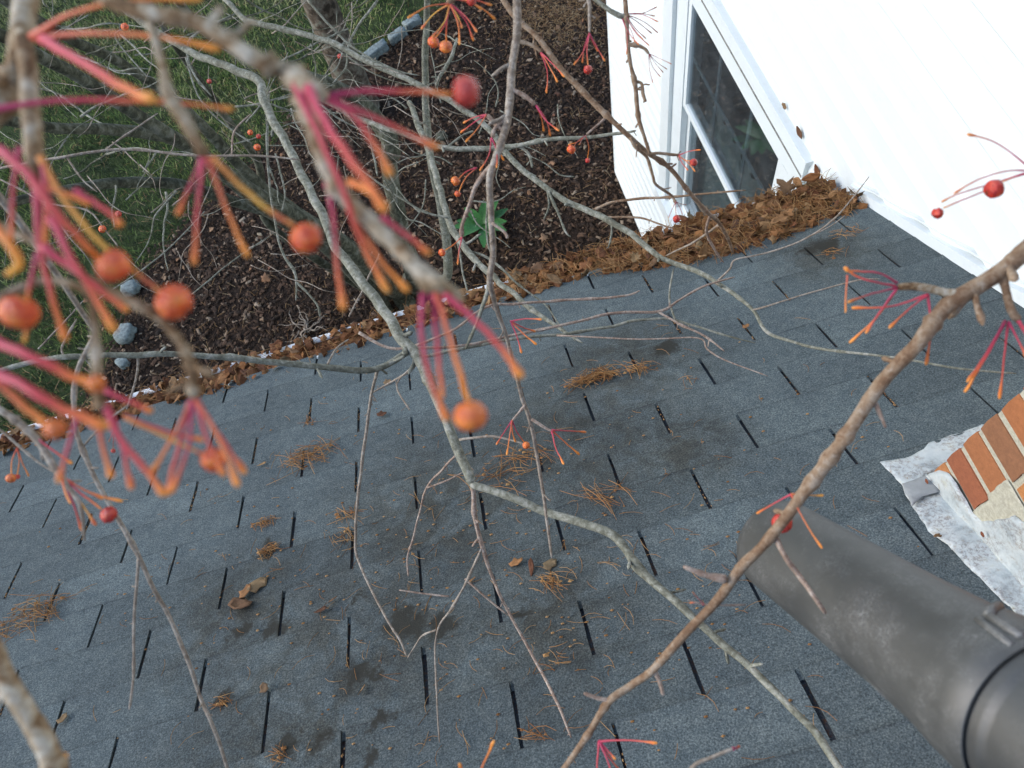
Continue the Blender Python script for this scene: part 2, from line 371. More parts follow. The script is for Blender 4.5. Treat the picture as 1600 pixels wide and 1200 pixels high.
for y in rows:
    x0 = bed_edge(y); x1 = 5.0
    for i in range(nx + 1):
        x = x0 + (x1 - x0) * (i / nx) ** 1.2
        vv.append((x, y, hz(x, y) + (0.0 if i else -0.03) + 0.01))
mb.add(vv, [(j*(nx+1)+i, j*(nx+1)+i+1, (j+1)*(nx+1)+i+1, (j+1)*(nx+1)+i) for j in range(len(rows)-1) for i in range(nx)])
tag(mb.build('mulch_bed', MT['mulch_g'], smooth=True), kind='structure')
def in_view(x, y, z=0, mgn=60):
    d = Vector((x, y, z)) - CAM; f = d.dot(FWD)
    if f < .05: return False
    px = 800 + FPX * d.dot(RIGHT) / f; py = 600 + FPX * d.dot(DOWN) / f
    return -mgn < px < 1600 + mgn and -mgn < py < 1200 + mgn
def seen_ground(x, y):             # in the frame and not hidden below the roof edge
    if not in_view(x, y): return False
    t = (2.0 - CAM.y) / (y - CAM.y)
    return y > 3.2
# mulch chips
mb = MB(); n = 0
while n < 52000:
    x = random.uniform(-3.6, 2.6); y = random.uniform(3.3, 8.4)
    if x < bed_edge(y) + random.gauss(0, .1) - .02 or not seen_ground(x, y) or (x > 1.5 and y < 4.7): continue
    n += 1
    L = random.choice((.004, .005, .007, .009, .013, .018, .028)) * random.uniform(.6, 1.3); W_ = L * random.uniform(.25, .6); H_ = random.uniform(.002, .006)
    a = random.uniform(0, 6.283); ca, sa = math.cos(a), math.sin(a); tl = random.uniform(-.6, .6)
    z = hz(x, y) + .012 + random.uniform(0, .018)
    pts = [(-L, -W_), (L * .8, -W_), (L, W_ * .7), (-L * .7, W_)]
    ring = [(x + px * ca - py * sa, y + px * sa + py * ca, z + px * tl * .6) for px, py in pts]
    col = min(1, max(0, random.betavariate(1.5, 3.4) if random.random() > .07 else random.uniform(.8, 1)))
    mb.add(ring + [(x + random.uniform(-.3, .3) * L, y, z + H_ + .004)], [(0,1,4), (1,2,4), (2,3,4), (3,0,4)], [col] * 5)
tag(mb.build('mulch_chips', MT['mulch']), 'loose dark brown bark mulch covering the planting bed', 'mulch', kind='stuff')
# grass
mb = MB(); n = 0
while n < 34000:
    x = random.uniform(-6.0, 1.6); y = random.uniform(3.6, 10.5)
    e = bed_edge(y)
    if x > e + random.gauss(0, .12) - .05 or not seen_ground(x, y): continue
    dens = .5 + .8 * noise.noise((x * 1.6, y * 1.6, 1.0)); 
    if random.random() > dens * 1.3 + .12: continue
    n += 1
    h = random.uniform(.025, .075); a = random.uniform(0, 6.283); wd = random.uniform(.0025, .005)
    lx, ly = random.gauss(0, .03), random.gauss(0, .03); z = hz(x, y) - .02
    ca, sa = math.cos(a) * wd, math.sin(a) * wd
    col = min(1, max(0, .40 + .75 * noise.noise((x * 1.5, y * 1.5, 5)) + random.gauss(0, .2) + max(0, (y - 6.0) * .14)))
    mb.add([(x - ca, y - sa, z), (x + ca, y + sa, z), (x + lx * .45 + ca * .8, y + ly * .45 + sa * .8, z + h * .65), (x + lx * .45 - ca * .8, y + ly * .45 - sa * .8, z + h * .65), (x + lx, y + ly, z + h)],
           [(0,1,2,3), (3,2,4)], [col] * 5)
tag(mb.build('lawn_grass', MT['grass']), 'short green lawn grass growing beyond the mulch bed', 'grass', kind='stuff')
# fine straw and dry twiglets over bed and lawn edge
mb = MB(); n = 0
while n < 5200:
    if random.random() < .32:
        c = on_ground(870 + random.gauss(0, 45), 25 + random.gauss(0, 30)); x, y = c.x, c.y; hot = True
    else:
        x = random.uniform(-4, 2.4); y = random.uniform(3.3, 9); hot = False
    if not seen_ground(x, y) or (x > 1.45 and y < 4.75): continue
    n += 1
    L = random.uniform(.03, .10) if not hot else random.uniform(.03, .07); a = random.uniform(0, 6.283); wd = random.uniform(.0009, .002)
    z = hz(x, y) + .03; d = Vector((math.cos(a), math.sin(a), random.uniform(-.15, .15))); q = Vector((-d.y, d.x, 0)) * wd
    b = Vector((x, y, z)); mid = b + d * L * .5 + Vector((random.gauss(0, .006), random.gauss(0, .006), .006)); e = b + d * L
    col = random.random()
    mb.add([b - q, b + q, mid + q, mid - q, e + q * .5, e - q * .5], [(0,1,2,3), (3,2,4,5)], [col] * 6)
tag(mb.build('straw_litter', MT['straw']), 'scattered dry straw and needle litter on the bed', 'straw', kind='stuff')

# ------------------------------------------------------------------ leaves (shared meshes)
def leaf_mesh(kind, seed, mat):
    rn = random.Random(seed); mb = MB()
    if kind == 'oval': outl = [(0, -1), (.32, -.6), (.46, -.1), (.38, .4), (.16, .82), (0, 1.05), (-.18, .8), (-.4, .38), (-.45, -.12), (-.3, -.62)]
    elif kind == 'lobed': outl = [(0, -1), (.2, -.55), (.75, -.6), (.5, -.15), (.95, .2), (.4, .3), (.42, .75), (0, 1.1), (-.4, .72), (-.38, .28), (-.9, .25), (-.52, -.12), (-.7, -.62), (-.2, -.55)]
    else: outl = [(-.1, -1), (.5, -.7), (.6, -.1), (.85, .35), (.3, .6), (-.05, .95), (-.6, .5), (-.45, 0), (-.7, -.45)]
    outl = [(x * rn.uniform(.82, 1.15), y * rn.uniform(.88, 1.1)) for x, y in outl]
    cu, cv, tw = rn.uniform(.2, 1.1) * rn.choice((1, 1, -1)), rn.uniform(-.5, .6), rn.uniform(-.5, .5)
    def z(x, y): return .55 * cu * x * x + .32 * cv * y * y + tw * x * y * .5 + rn.uniform(-.09, .09)
    ring = [Vector((x, y, z(x, y))) for x, y in outl]; inner = [Vector((x * .5, y * .5, z(x * .5, y * .5))) for x, y in outl]
    n = len(ring); vs = ring + inner + [Vector((0, 0, 0))]
    fs = [(i, (i+1) % n, n+(i+1) % n, n+i) for i in range(n)] + [(n+i, n+(i+1) % n, 2*n) for i in range(n)]
    dn = [v - Vector((0, 0, .03)) for v in ring]          # a thin real edge
    vs += dn + [Vector((0, 0, -.03))]
    fs += [(i, 2*n+1+i, 2*n+1+(i+1) % n, (i+1) % n) for i in range(n)] + [(2*n+1+(i+1) % n, 2*n+1+i, 3*n+1) for i in range(n)]
    mb.add(vs, fs)
    return mb.mesh('leaf_' + kind, mat, smooth=True)
LEAVES = [leaf_mesh(k, 11 + i, MT['leaf']) for i, k in enumerate(['oval', 'lobed', 'torn', 'lobed', 'oval', 'torn', 'lobed', 'torn'])]
PALE = [leaf_mesh(k, 51 + i, MT['leaf_pale']) for i, k in enumerate(['oval', 'lobed', 'torn', 'oval'])]
def put(meshes, name, loc, size, label, cat, group=None, nrm=Vector((0, 0, 1)), tilt=.5, rot=None, sx=1.0):
    o = link(name, random.choice(meshes) if isinstance(meshes, list) else meshes)
    q = nrm.to_track_quat('Z', 'Y').to_matrix() @ Matrix.Rotation(rot if rot is not None else random.uniform(0, 6.283), 3, 'Z') @ Matrix.Rotation(random.gauss(0, tilt), 3, 'X') @ Matrix.Rotation(random.gauss(0, tilt), 3, 'Y')
    o.matrix_world = Matrix.Translation(loc) @ q.to_4x4() @ Matrix.Diagonal((size * sx, size, size, 1))
    tag(o, label, cat, group); return o
n = 0
while n < 230:
    x = random.uniform(-3.6, 1.8); y = random.uniform(3.4, 8.0)
    if x < bed_edge(y) - .4 or not in_view(x, y, 0, 0) or (x > 1.42 and y < 4.8): continue
    n += 1
    put(PALE, 'fallen_leaf', (x, y, hz(x, y) + .035), random.uniform(.014, .034), 'small curled dry leaf lying on the dark mulch below the roof', 'leaf', 'dry leaves scattered on the mulch', tilt=.45)
for px, py, s, lab in ((415, 435, .055, 'yellow leaf on the mulch left of the blurred hanging stalks'), (860, 255, .05, 'pale tan leaf on dark mulch left of the house corner'), (850, 370, .045, 'tan star-shaped leaf on mulch right of the green plant'), (757, 107, .045, 'pale oval leaf on mulch right of the large blurred berry')):
    put(PALE[1], 'fallen_leaf', on_ground(px, py, .05), s, lab, 'leaf', tilt=.3)

# edging blocks, stones, green plant
def lump(name, c, size, seed, mat, label, cat, rz=0.0, group=None, boxy=.5):
    rn = random.Random(seed); bm = bmesh.new(); bmesh.ops.create_cube(bm, size=2)
    bmesh.ops.subdivide_edges(bm, edges=bm.edges[:], cuts=4, use_grid_fill=True)
    for v in bm.verts:
        s = v.co.normalized() * 1.15; v.co = v.co.lerp(s, 1 - boxy)
        nn = noise.noise(v.co * 1.3 + Vector((seed, 0, 0))); v.co *= 1 + .22 * nn + .06 * noise.noise(v.co * 4 + Vector((0, seed, 0)))
        v.co.x *= size[0]; v.co.y *= size[1]; v.co.z *= size[2]
    me = bpy.data.meshes.new(name); bm.to_mesh(me); bm.free(); me.materials.append(mat)
    for p in me.polygons: p.use_smooth = True
    o = link(name, me); o.location = c; o.rotation_euler[2] = rz; tag(o, label, cat, group); return o
bang = math.atan2(7.18 - 6.97, .31 + .26)
for i, (px, py, lab) in enumerate(((645, 38, 'rough grey edging block furthest right along the lawn border'), (622, 57, 'middle of the three rough grey edging blocks by the lawn'), (588, 82, 'rough grey edging block nearest the tree trunk at the lawn border'))):
    c = on_ground(px, py, .05)
    lump('edging_block', c, (.088 if i < 2 else .13, .042, .055), i * 7 + 3, MT['stone'], lab, 'edging block', bang + .12 * (i - 1), 'edging blocks along the lawn', .82)
for i, (px, py, s, lab) in enumerate(((204, 451, .075, 'angular pale grey stone on the dark soil, uppermost of the two'), (197, 522, .085, 'rounded grey stone on the dark soil beneath the other stone'), (192, 567, .055, 'small grey stone partly behind the pale horizontal twig'), (690, 214, .05, 'small dark green mossy stone on the mulch'))):
    c = on_ground(px, py, .04)
    lump('stone', c, (s, s * .8, s * .7), i * 5 + 40, MT['stone'] if i < 3 else MT['bark_stem'], lab, 'stone', i * 1.1, None, .45)
gp = empty('green_plant', on_ground(757, 358)); tag(gp, 'low plant with a rosette of bright green pointed leaves on the mulch', 'plant')
for i in range(11):
    a = i * 2.4 + .3; L = random.uniform(.17, .26); el = random.uniform(.15, .8)
    mb = MB(); d = Vector((math.cos(a), math.sin(a), 0)); s = Vector((-d.y, d.x, 0)); vs = []
    for k in range(6):
        t = k / 5; wdt = .042 * math.sin(math.pi * min(.97, t * .85 + .1)); c = d * L * t * math.cos(el * (1 - t * .7)) + Vector((0, 0, L * math.sin(el) * t * (1 - .45 * t) + .05))
        vs += [c - s * wdt + Vector((0, 0, wdt * .3)), c, c + s * wdt + Vector((0, 0, wdt * .3))]
    fs = [f for k in range(5) for f in ((k*3, k*3+1, k*3+4, k*3+3), (k*3+1, k*3+2, k*3+5, k*3+4))]
    mb.add(vs, fs); mb.build('leaf', MT['green'], gp, True)
mb = MB(); mb.tube([Vector((0, 0, -.03)), Vector((.004, 0, .04)), Vector((0, 0, .08))], [.009, .007, .004], 6); mb.build('stem', MT['green'], gp, True)
# bleached root tangle by the gutter
mb = MB(); rt = on_ground(480, 515, .02)
for i in range(16):
    a = random.uniform(0, 6.283); L = random.uniform(.10, .30); p = Vector((random.gauss(0, .03), random.gauss(0, .03), .02)); pts = []
    for k in range(9):
        pts.append(p.copy()); a += random.gauss(0, .45); p = p + Vector((math.cos(a), math.sin(a), random.gauss(0, .35) + (.3 if k < 3 else -.2))) * L / 9
        p.z = max(.01, p.z)
    mb.tube(pts, [.008 * (1 - .1 * k) * (.6 + .5 * random.random()) for k in range(9)], 5)
o = mb.build('root_tangle', MT['bark_twig'], None, True); o.location = rt; tag(o, 'tangle of bleached curled roots on dark soil beside the gutter', 'roots', kind='thing')

# ------------------------------------------------------------------ house wall
XW = 1.512; CORN = 4.68; ZS0 = 0.07; LAP = 0.1143
WY0, WY1, WZ0, WZ1 = 2.12, 3.57, 1.05, 2.90          # outer edge of the window trim
house = empty('house_wall', (XW, 2.0, 0)); tag(house, 'white vinyl clapboard house wall rising beside the grey roof', 'wall')
house_inv = Matrix.Translation((-XW, -2.0, 0))
def hbuild(mb, name, mat, parent=None, smooth=False):
    mb.v = [(a - XW, b - 2.0, c) for a, b, c in mb.v]
    return mb.build(name, mat, parent if parent is not None else house, smooth)
Y_BACK = -2.2
def board(z, ya, yb):
    mb = MB(); zt = z + LAP + .004
    prof = [(XW + .001, z), (XW - .017, z), (XW - .0195, z + .004), (XW - .0165, z + .05), (XW - .0065, z + .082), (XW - .0035, zt), (XW + .001, zt)]
    nseg = max(1, int((yb - ya) / .6)); vs = []
    for i in range(nseg + 1):
        y = ya + (yb - ya) * i / nseg
        for k, (x, zz) in enumerate(prof):
            wob = .0018 * noise.noise((y * 1.3, z * 9, k * .2)) if 0 < k < 6 else 0
            vs.append((x + wob, y, zz))
    np_ = len(prof); fs = [(i*np_+k, (i+1)*np_+k, (i+1)*np_+k+1, i*np_+k+1) for i in range(nseg) for k in range(np_-1)]
    fs += [tuple(range(np_)), tuple(nseg*np_ + k for k in range(np_))[::-1]]
    mb.add(vs, fs); hbuild(mb, 'siding_board', MT['vinyl'])
nb = int((6.6 - ZS0) / LAP)
for i in range(nb):
    z = ZS0 + i * LAP
    if z + LAP > WZ0 + .03 and z < WZ1 - .03:
        board(z, WY1 - .02, CORN - .064); board(z, Y_BACK, WY0 + .02)
    else: board(z, Y_BACK, CORN - .064)
mb = MB()                                              # sheathing with the window opening left out
for a, b in (((XW + .002, Y_BACK, .0), (XW + .1, WY0 + .05, 6.6)), ((XW + .002, WY1 - .05, .0), (XW + .1, CORN - .02, 6.6)), ((XW + .003, WY0 + .05, .0), (XW + .099, WY1 - .05, WZ0 + .04)), ((XW + .003, WY0 + .05, WZ1 - .05), (XW + .099, WY1 - .05, 6.6))):
    mb.box(a, b)
hbuild(mb, 'sheathing', MT['vinyl'])
mb = MB(); mb.box((XW - .008, CORN - .058, .03), (XW + .03, CORN, 6.62)); mb.box((XW - .005, CORN, .03), (XW + 3.0, CORN + .012, 6.6)); hbuild(mb, 'corner_post', MT['trim'])
# base trim that follows the roof slope
mb = MB()
def sbox(mb, u0, u1, v0, v1, h0, h1):
    mb.hexa([roof_pt(u0, v0, h0), roof_pt(u1, v0, h0), roof_pt(u1, v1, h0), roof_pt(u0, v1, h0), roof_pt(u0, v0, h1), roof_pt(u1, v0, h1), roof_pt(u1, v1, h1), roof_pt(u0, v1, h1)])
VE = -17 * EXPO                                        # eave edge
sbox(mb, XW - .030, XW + .0, VE + .02, -.9 * TAB * 4.3 - .0, .006, .040); sbox(mb, XW - .026, XW + .0, -1.179, 1.6, .006, .048)
hbuild(mb, 'base_trim', MT['trim'])
mb = MB(); sbox(mb, XW - .021, XW, VE + .05, 1.6, .051, .057); hbuild(mb, 'drip_channel', MT['trim'])

# window
MT['muntin'] = simple('muntin_grey', (0.30, 0.33, 0.35), .6)
win = empty('window'); win.parent = house
GY0, GY1, GZT, GZM, GZB = 2.297, 3.318, 2.70, 2.045, 1.20
mb = MB()
for y0, y1, z0, z1, x0 in ((WY0, WY1, GZT + .13, WZ1, -.034), (WY0, WY0 + .09, WZ0, GZT + .128, -.034), (WY1 - .12, WY1, WZ0, GZT + .128, -.034), (WY0 - .01, WY1 + .01, WZ0 - .03, WZ0 + .07, -.055)):
    mb.box((XW + x0, y0, z0), (XW + .06, y1, z1))
hbuild(mb, 'casing', MT['trim'], win)
mb = MB()
for y0, y1, z0, z1, x0 in ((WY0 + .092, WY1 - .122, GZT, GZT + .126, -.012), (WY0 + .092, GY0, WZ0 + .072, GZT - .002, -.012), (GY1, WY1 - .122, WZ0 + .072, GZT - .002, -.012), (GY0 + .002, GY1 - .002, WZ0 + .072, GZB, -.012)):
    mb.box((XW + x0, y0, z0), (XW + .075, y1, z1))
mb.box((XW - .020, WY0 + .05, GZT + .1275), (XW - .011, WY1 - .09, GZT + .1295))
hbuild(mb, 'frame', MT['trim'], win)
seam = MB(); seam.box((XW - .0345, WY0 + .005, GZT + .118), (XW - .013, WY1 - .005, GZT + .1278)); hbuild(seam, 'seal_strip', simple('dirty_seal', (0.19, 0.19, 0.18), .9, .2, .5, 70), win)
for nm, zb, zt, xo in (('upper_sash', GZM, GZT, -.008), ('lower_sash', GZB, GZM + .03, .024)):
    mb = MB(); wd = .038
    mb.box((XW + xo, GY0 + .004, zb), (XW + xo + .03, GY1 - .004, zb + wd)); mb.box((XW + xo, GY0 + .004, zt - wd * .5), (XW + xo + .03, GY1 - .004, zt - .002))
    mb.box((XW + xo, GY0 + .004, zb + wd), (XW + xo + .0295, GY0 + wd, zt - wd * .5)); mb.box((XW + xo, GY1 - wd, zb + wd), (XW + xo + .0295, GY1 - .004, zt - wd * .5))
    hbuild(mb, nm, MT['trim'], win)
    mb = MB(); mb.box((XW + xo + .012, GY0 + wd - .004, zb + wd - .004), (XW + xo + .016, GY1 - wd + .004, zt - wd * .5 + .004)); hbuild(mb, 'pane', MT['glass'], win)
    if nm == 'upper_sash':
        for k in (1, 2):
            y = GY0 + (GY1 - GY0) * k / 3; mb = MB(); mb.box((XW + xo + .019, y - .011, zb + wd), (XW + xo + .026, y + .011, zt - .02)); hbuild(mb, 'muntin', MT['muntin'], win)
        z = (zb + zt) / 2; mb = MB(); mb.box((XW + xo + .0195, GY0 + wd, z - .011), (XW + xo + .0255, GY1 - wd, z + .011)); hbuild(mb, 'muntin', MT['muntin'], win)
mb = MB(); mb.box((XW + .101, WY0 - .6, .6), (XW + 1.6, WY1 + .6, .62)); mb.box((XW + 1.6, WY0 - .6, .6), (XW + 1.62, WY1 + .6, 3.2)); mb.box((XW + .101, WY0 - .62, .6), (XW + 1.6, WY0 - .6, 3.2)); mb.box((XW + .101, WY1 + .6, .6), (XW + 1.6, WY1 + .62, 3.2)); mb.box((XW + .101, WY0 - .6, 3.2), (XW + 1.6, WY1 + .6, 3.22))
hbuild(mb, 'room', simple('room_dark', (0.10, 0.085, 0.07), .9, .2, .4, 5), win)
mb = MB(); vs = []; ny = 60
for i in range(ny + 1):
    y = GY0 - .02 + (GY1 - GY0 + .04) * i / ny
    for z in (.7, GZM + .02): vs.append((XW + .14 + .018 * math.sin(i * .9) + .01 * noise.noise((i * .3, z, 0)), y, z))
mb.add(vs, [(2*i, 2*i+2, 2*i+3, 2*i+1) for i in range(ny)]); hbuild(mb, 'curtain', simple('curtain_cloth', (0.42, 0.45, 0.42), .9, .2, .1, 8), win, True)

# wall of the house under the eave (below the roof)
lw = empty('porch_wall', (0, 1.55, 0)); tag(lw, 'white clapboard house front under the eave below the roof', 'wall')
mb = MB(); mb.box((-9, -.08, .02), (XW - .02, 0, 3.0)); mb.build('sheathing', MT['vinyl'], lw)

# ------------------------------------------------------------------ roof
roof = empty('shingle_roof', roof_pt(0, VE)); tag(roof, 'sloping roof of worn blue-grey asphalt shingles with pine litter', 'roof')
RO = roof.location.copy()
def rbuild(mb, name, mat, parent=None, smooth=False):
    mb.v = [(a - RO.x, b - RO.y, c - RO.z) for a, b, c in mb.v]
    return mb.build(name, mat, parent if parent is not None else roof, smooth)
U0 = -8.5 * TAB; U1 = XW - .006; VT = 1.6
mb = MB(); sbox(mb, U0 - 4.5, U1, VE + .012, VT + 2.5, -.14, -.0015); rbuild(mb, 'deck', MT['slot'])
def tab_mesh(seed, wid):
    rn = random.Random(seed); mb = MB(); nu, nv = 6, 4; L = EXPO + .018; VV = [0, .0045, L * .33, L * .66, L]; G = .0036
    xs = [-wid / 2 + G + (wid - 2 * G) * i / nu for i in range(nu + 1)]
    top = []; bot = []
    for j in range(nv + 1):
        v = VV[j]
        for i, x in enumerate(xs):
            e = rn.uniform(-.0012, .0012) if j == 0 else 0
            sx = rn.uniform(-.0009, .0009) if i in (0, nu) else 0
            h = .0080 - .0064 * (v / L) + rn.uniform(-.0006, .0006) + (.0016 * abs(i / nu - .5) * 2 * rn.random() if j == 0 else 0)
            p = Vector((x + sx, 0, 0)) + RUP * (v + e) + RN * h
            top.append(p)
    n = len(top); W1 = nu + 1
    fs = [(j*W1+i, j*W1+i+1, (j+1)*W1+i+1, (j+1)*W1+i) for j in range(nv) for i in range(nu)]
    ring = [i for i in range(W1)] + [j*W1+nu for j in range(1, nv+1)] + [nv*W1+i for i in range(nu-1, -1, -1)] + [j*W1 for j in range(nv-1, 0, -1)]
    vs = top + [top[k] - RN * .0055 for k in ring]; m_ = len(ring)
    fs += [(ring[k], n+k, n+(k+1) % m_, ring[(k+1) % m_]) for k in range(m_)]
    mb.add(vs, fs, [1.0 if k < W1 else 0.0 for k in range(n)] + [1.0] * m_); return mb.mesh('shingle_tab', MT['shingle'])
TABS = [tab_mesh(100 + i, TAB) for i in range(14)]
def part_tab(ua, ub, v):           # a tab cut where the roof meets the wall
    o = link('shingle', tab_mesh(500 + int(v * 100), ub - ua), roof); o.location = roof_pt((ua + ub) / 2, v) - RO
for j in range(-16, 9):
    v0 = (j - 1) * EXPO
    off = 0.0 if j % 2 == 0 else .5
    for i in range(-8, 6):
        ua = (i + off) * TAB; ub = ua + TAB
        if ua < U0 - .2 or ua > U1 - .02: continue
        if v0 > -.25 and ua < -1.3: continue
        if ub > U1: part_tab(ua, U1 - .002, v0); continue
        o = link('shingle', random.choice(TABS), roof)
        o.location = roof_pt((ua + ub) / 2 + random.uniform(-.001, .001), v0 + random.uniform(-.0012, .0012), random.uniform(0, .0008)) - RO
        if j == -16: o.location += RN * .0015
# shingles beyond the frame, joined
mb = MB(); rn = random.Random(3)
def blocktab(ua, ub, v0):
    pts = [roof_pt(ua + .004, v0, .0008), roof_pt(ub - .004, v0, .0008), roof_pt(ub - .004, v0 + EXPO + .018, -.001), roof_pt(ua + .004, v0 + EXPO + .018, -.001)]
    mb.hexa(pts + [p + RN * .0045 for p in pts])
for j in range(-16, 13):
    v0 = (j - 1) * EXPO; off = 0.0 if j % 2 == 0 else .5
    for i in range(-22, 6):
        ua = (i + off) * TAB; ub = ua + TAB
        if ua > U1 - .02: continue
        near = ua >= U0 - .2 and i >= -8 and j < 9 and not (v0 > -.25 and ua < -1.3)
        if not near: blocktab(ua, min(ub, U1 - .002), v0)
tag(rbuild(mb, 'outer_shingles', MT['shingle']), kind='stuff')
# metal drip edge
mb = MB(); sbox(mb, U0 - 4.5, U1 - .002, VE - .012, VE + .06, -.0045, -.002)
dr = [roof_pt(u, VE - .012, h) for u in (U0 - 4.5, U1 - .002) for h in (-.003,)]
mb.hexa([(U0 - 4.5, dr[0].y - .002, dr[0].z - .05), (U1 - .002, dr[0].y - .002, dr[0].z - .05), (U1 - .002, dr[0].y, dr[0].z - .05), (U0 - 4.5, dr[0].y, dr[0].z - .05), (U0 - 4.5, dr[0].y - .002, dr[0].z - .002), (U1 - .002, dr[0].y - .002, dr[0].z - .002), (U1 - .002, dr[0].y, dr[0].z - .001), (U0 - 4.5, dr[0].y, dr[0].z - .001)])
rbuild(mb, 'drip_edge', MT['trim'])

# ------------------------------------------------------------------ gutter
EY, EZ = roof_pt(0, VE).y, roof_pt(0, VE).z
GL = (U0 - 4.5); GR = XW - .03; LIPY, LIPZ = EY + .112, EZ - .062
gut = empty('gutter', (0, LIPY, LIPZ)); tag(gut, 'white metal rain gutter along the eave packed with brown leaves', 'gutter')
def gsweep(name, prof, xa, xb, th=.0012, step=.25):
    mb = MB(); ns = int((xb - xa) / step); vs = []
    for i in range(ns + 1):
        x = xa + (xb - xa) * i / ns
        wb = .002 * noise.noise((x * 2.2, 0, 4)); wz = .002 * noise.noise((x * 1.7, 9, 4))
        for y, z in prof: vs.append((x, y + wb, z + wz))
    k = len(prof); fs = [(i*k+q, (i+1)*k+q, (i+1)*k+(q+1) % k, i*k+(q+1) % k) for i in range(ns) for q in range(k)]
    mb.add(vs, fs); return mb.build(name, MT['gutter'], gut)
gsweep('trough', [(-.125, .028), (-.123, .028), (-.123, -.088), (-.04, -.088), (-.012, -.05), (-.004, -.012), (-.004, .0), (-.001, .0), (-.001, -.012), (-.009, -.053), (-.037, -.092), (-.125, -.092)], GL, GR)
gsweep('front_lip', [(-.022, .000), (-.022, .006), (-.018, .009), (.000, .009), (.0025, .006), (.0025, -.014), (.0, -.014), (.0, .001)], GL, GR)
mb = MB(); mb.box((GR, -.124, -.092), (GR + .002, .002, .006)); mb.build('end_cap', MT['gutter'], gut)

# ------------------------------------------------------------------ litter in the gutter
def heap(x):                       # how high litter stands over the lip, and how far it spills up the roof
    t = max(0, min(1, (x - .45) / .7))
    return .022 + .010 * noise.noise((x * 5, 1, 1)) + .016 * t, .015 + .022 * noise.noise((x * 4, 5, 2)) + .115 * max(0, min(1, (x - .62) / .3)) * (1 - .25 * max(0, min(1, (x - 1.2) / .3)))
def litter_point(edge=0.0):
    while True:
        x = random.uniform(-2.6, XW - .05) if random.random() < .70 else random.uniform(.35, XW - .04)
        top, spill = heap(x)
        lo = -(.118 + max(0, spill)); y = random.uniform(lo, .002)
        if y < -.115:              # lying on the shingles
            p = Vector((x, LIPY + y, 0)); p.z = 4.1 - p.y * math.tan(PITCH) + .012 + random.uniform(0, .018 + .4 * top) * max(.15, 1 - (-.115 - y) / max(.02, spill + .02))
        else:
            p = Vector((x, LIPY + y, LIPZ + (top + .03 * (-y / .115)) * random.uniform(.35, 1.0) + .002))
        return p
mb = MB()
for i in range(2400):
    p = litter_point() - Vector((0, 0, .006)); s = random.uniform(.007, .024); col = random.random()
    q = Matrix.Rotation(random.uniform(0, 6.28), 3, 'Z') @ Matrix.Rotation(random.gauss(0, .6), 3, 'X') @ Matrix.Rotation(random.gauss(0, .6), 3, 'Y')
    o5 = [(-.9, -.6), (.2, -.9), (1, -.1), (.4, .8), (-.6, .7)]
    mb.add([p + q @ Vector((x * s, y * s, random.uniform(-.2, .2) * s)) for x, y in o5] + [p + q @ Vector((0, 0, .35 * s))], [(k, (k+1) % 5, 5) for k in range(5)], [col] * 6)
xs = [GL + .2 + i * .06 for i in range(int((GR - GL - .22) / .06))]      # packed rotten bed under the leaves
vs = []
for x in xs:
    tp = heap(x)[0]
    for y, k in ((-.119, .022), (-.08, .018), (-.045, .010), (-.006, -.004)): vs.append((x, LIPY + y, LIPZ + k + tp * .35 + random.uniform(-.006, .004)))
mb.add(vs, [(i*4+k, (i+1)*4+k, (i+1)*4+k+1, i*4+k+1) for i in range(len(xs)-1) for k in range(3)], [.05 + .2 * random.random() for _ in vs])
tag(mb.build('leaf_litter', MT['litter']), 'crumbled brown leaf fragments packed in the gutter', 'leaf litter', kind='stuff')
def needle_into(mb, p, d, L, wd, col, nrm, bend=.25):
    d = d.normalized(); s = d.cross(nrm).normalized(); pts = []; c = random.uniform(-bend, bend); up = random.uniform(-.05, .3) * L
    for k in range(4):
        t = k / 3; pts.append(p + d * L * (t - .5) + s * c * L * (t * (1 - t)) * 2 + nrm * up * 4 * t * (1 - t) * .4)
    vs = []; n2 = nrm
    for k, q in enumerate(pts):
        r = wd * (1 - .5 * abs(k / 3 - .4)); vs += [q - s * r, q + s * r, q + n2 * r * 1.4]
    fs = [f for k in range(3) for f in ((k*3, k*3+1, k*3+4, k*3+3), (k*3+1, k*3+2, k*3+5, k*3+4), (k*3+2, k*3, k*3+3, k*3+5))]
    mb.add(vs, fs, [col] * 12)
mb = MB()
for i in range(4200):
    p = litter_point() + Vector((0, 0, random.uniform(.0, .014)))
    if p.x < .62 and random.random() < .72: continue
    a = random.gauss(0, .9); d = Vector((math.cos(a), math.sin(a), random.gauss(0, .18)))
    needle_into(mb, p, d, random.uniform(.035, .085), random.uniform(.0006, .001), random.random(), Vector((0, .2, 1)).normalized(), .35)
tag(mb.build('needle_litter', MT['needle']), 'orange-brown pine needles matted over the gutter and eave', 'pine needles', kind='stuff')
for i in range(250):
    p = litter_point(); p.z += random.uniform(.002, .016)
    zone = p.x > .62
    if zone: p.z += random.uniform(-.006, .012)
    put(LEAVES, 'gutter_leaf', p, random.uniform(.013, .031), 'dry brown leaf in the gutter heap running up to the window' if zone else 'dry brown leaf in the thin part of the gutter litter', 'leaf', 'leaves heaped by the window' if zone else 'leaves along the thin gutter litter', tilt=.55)
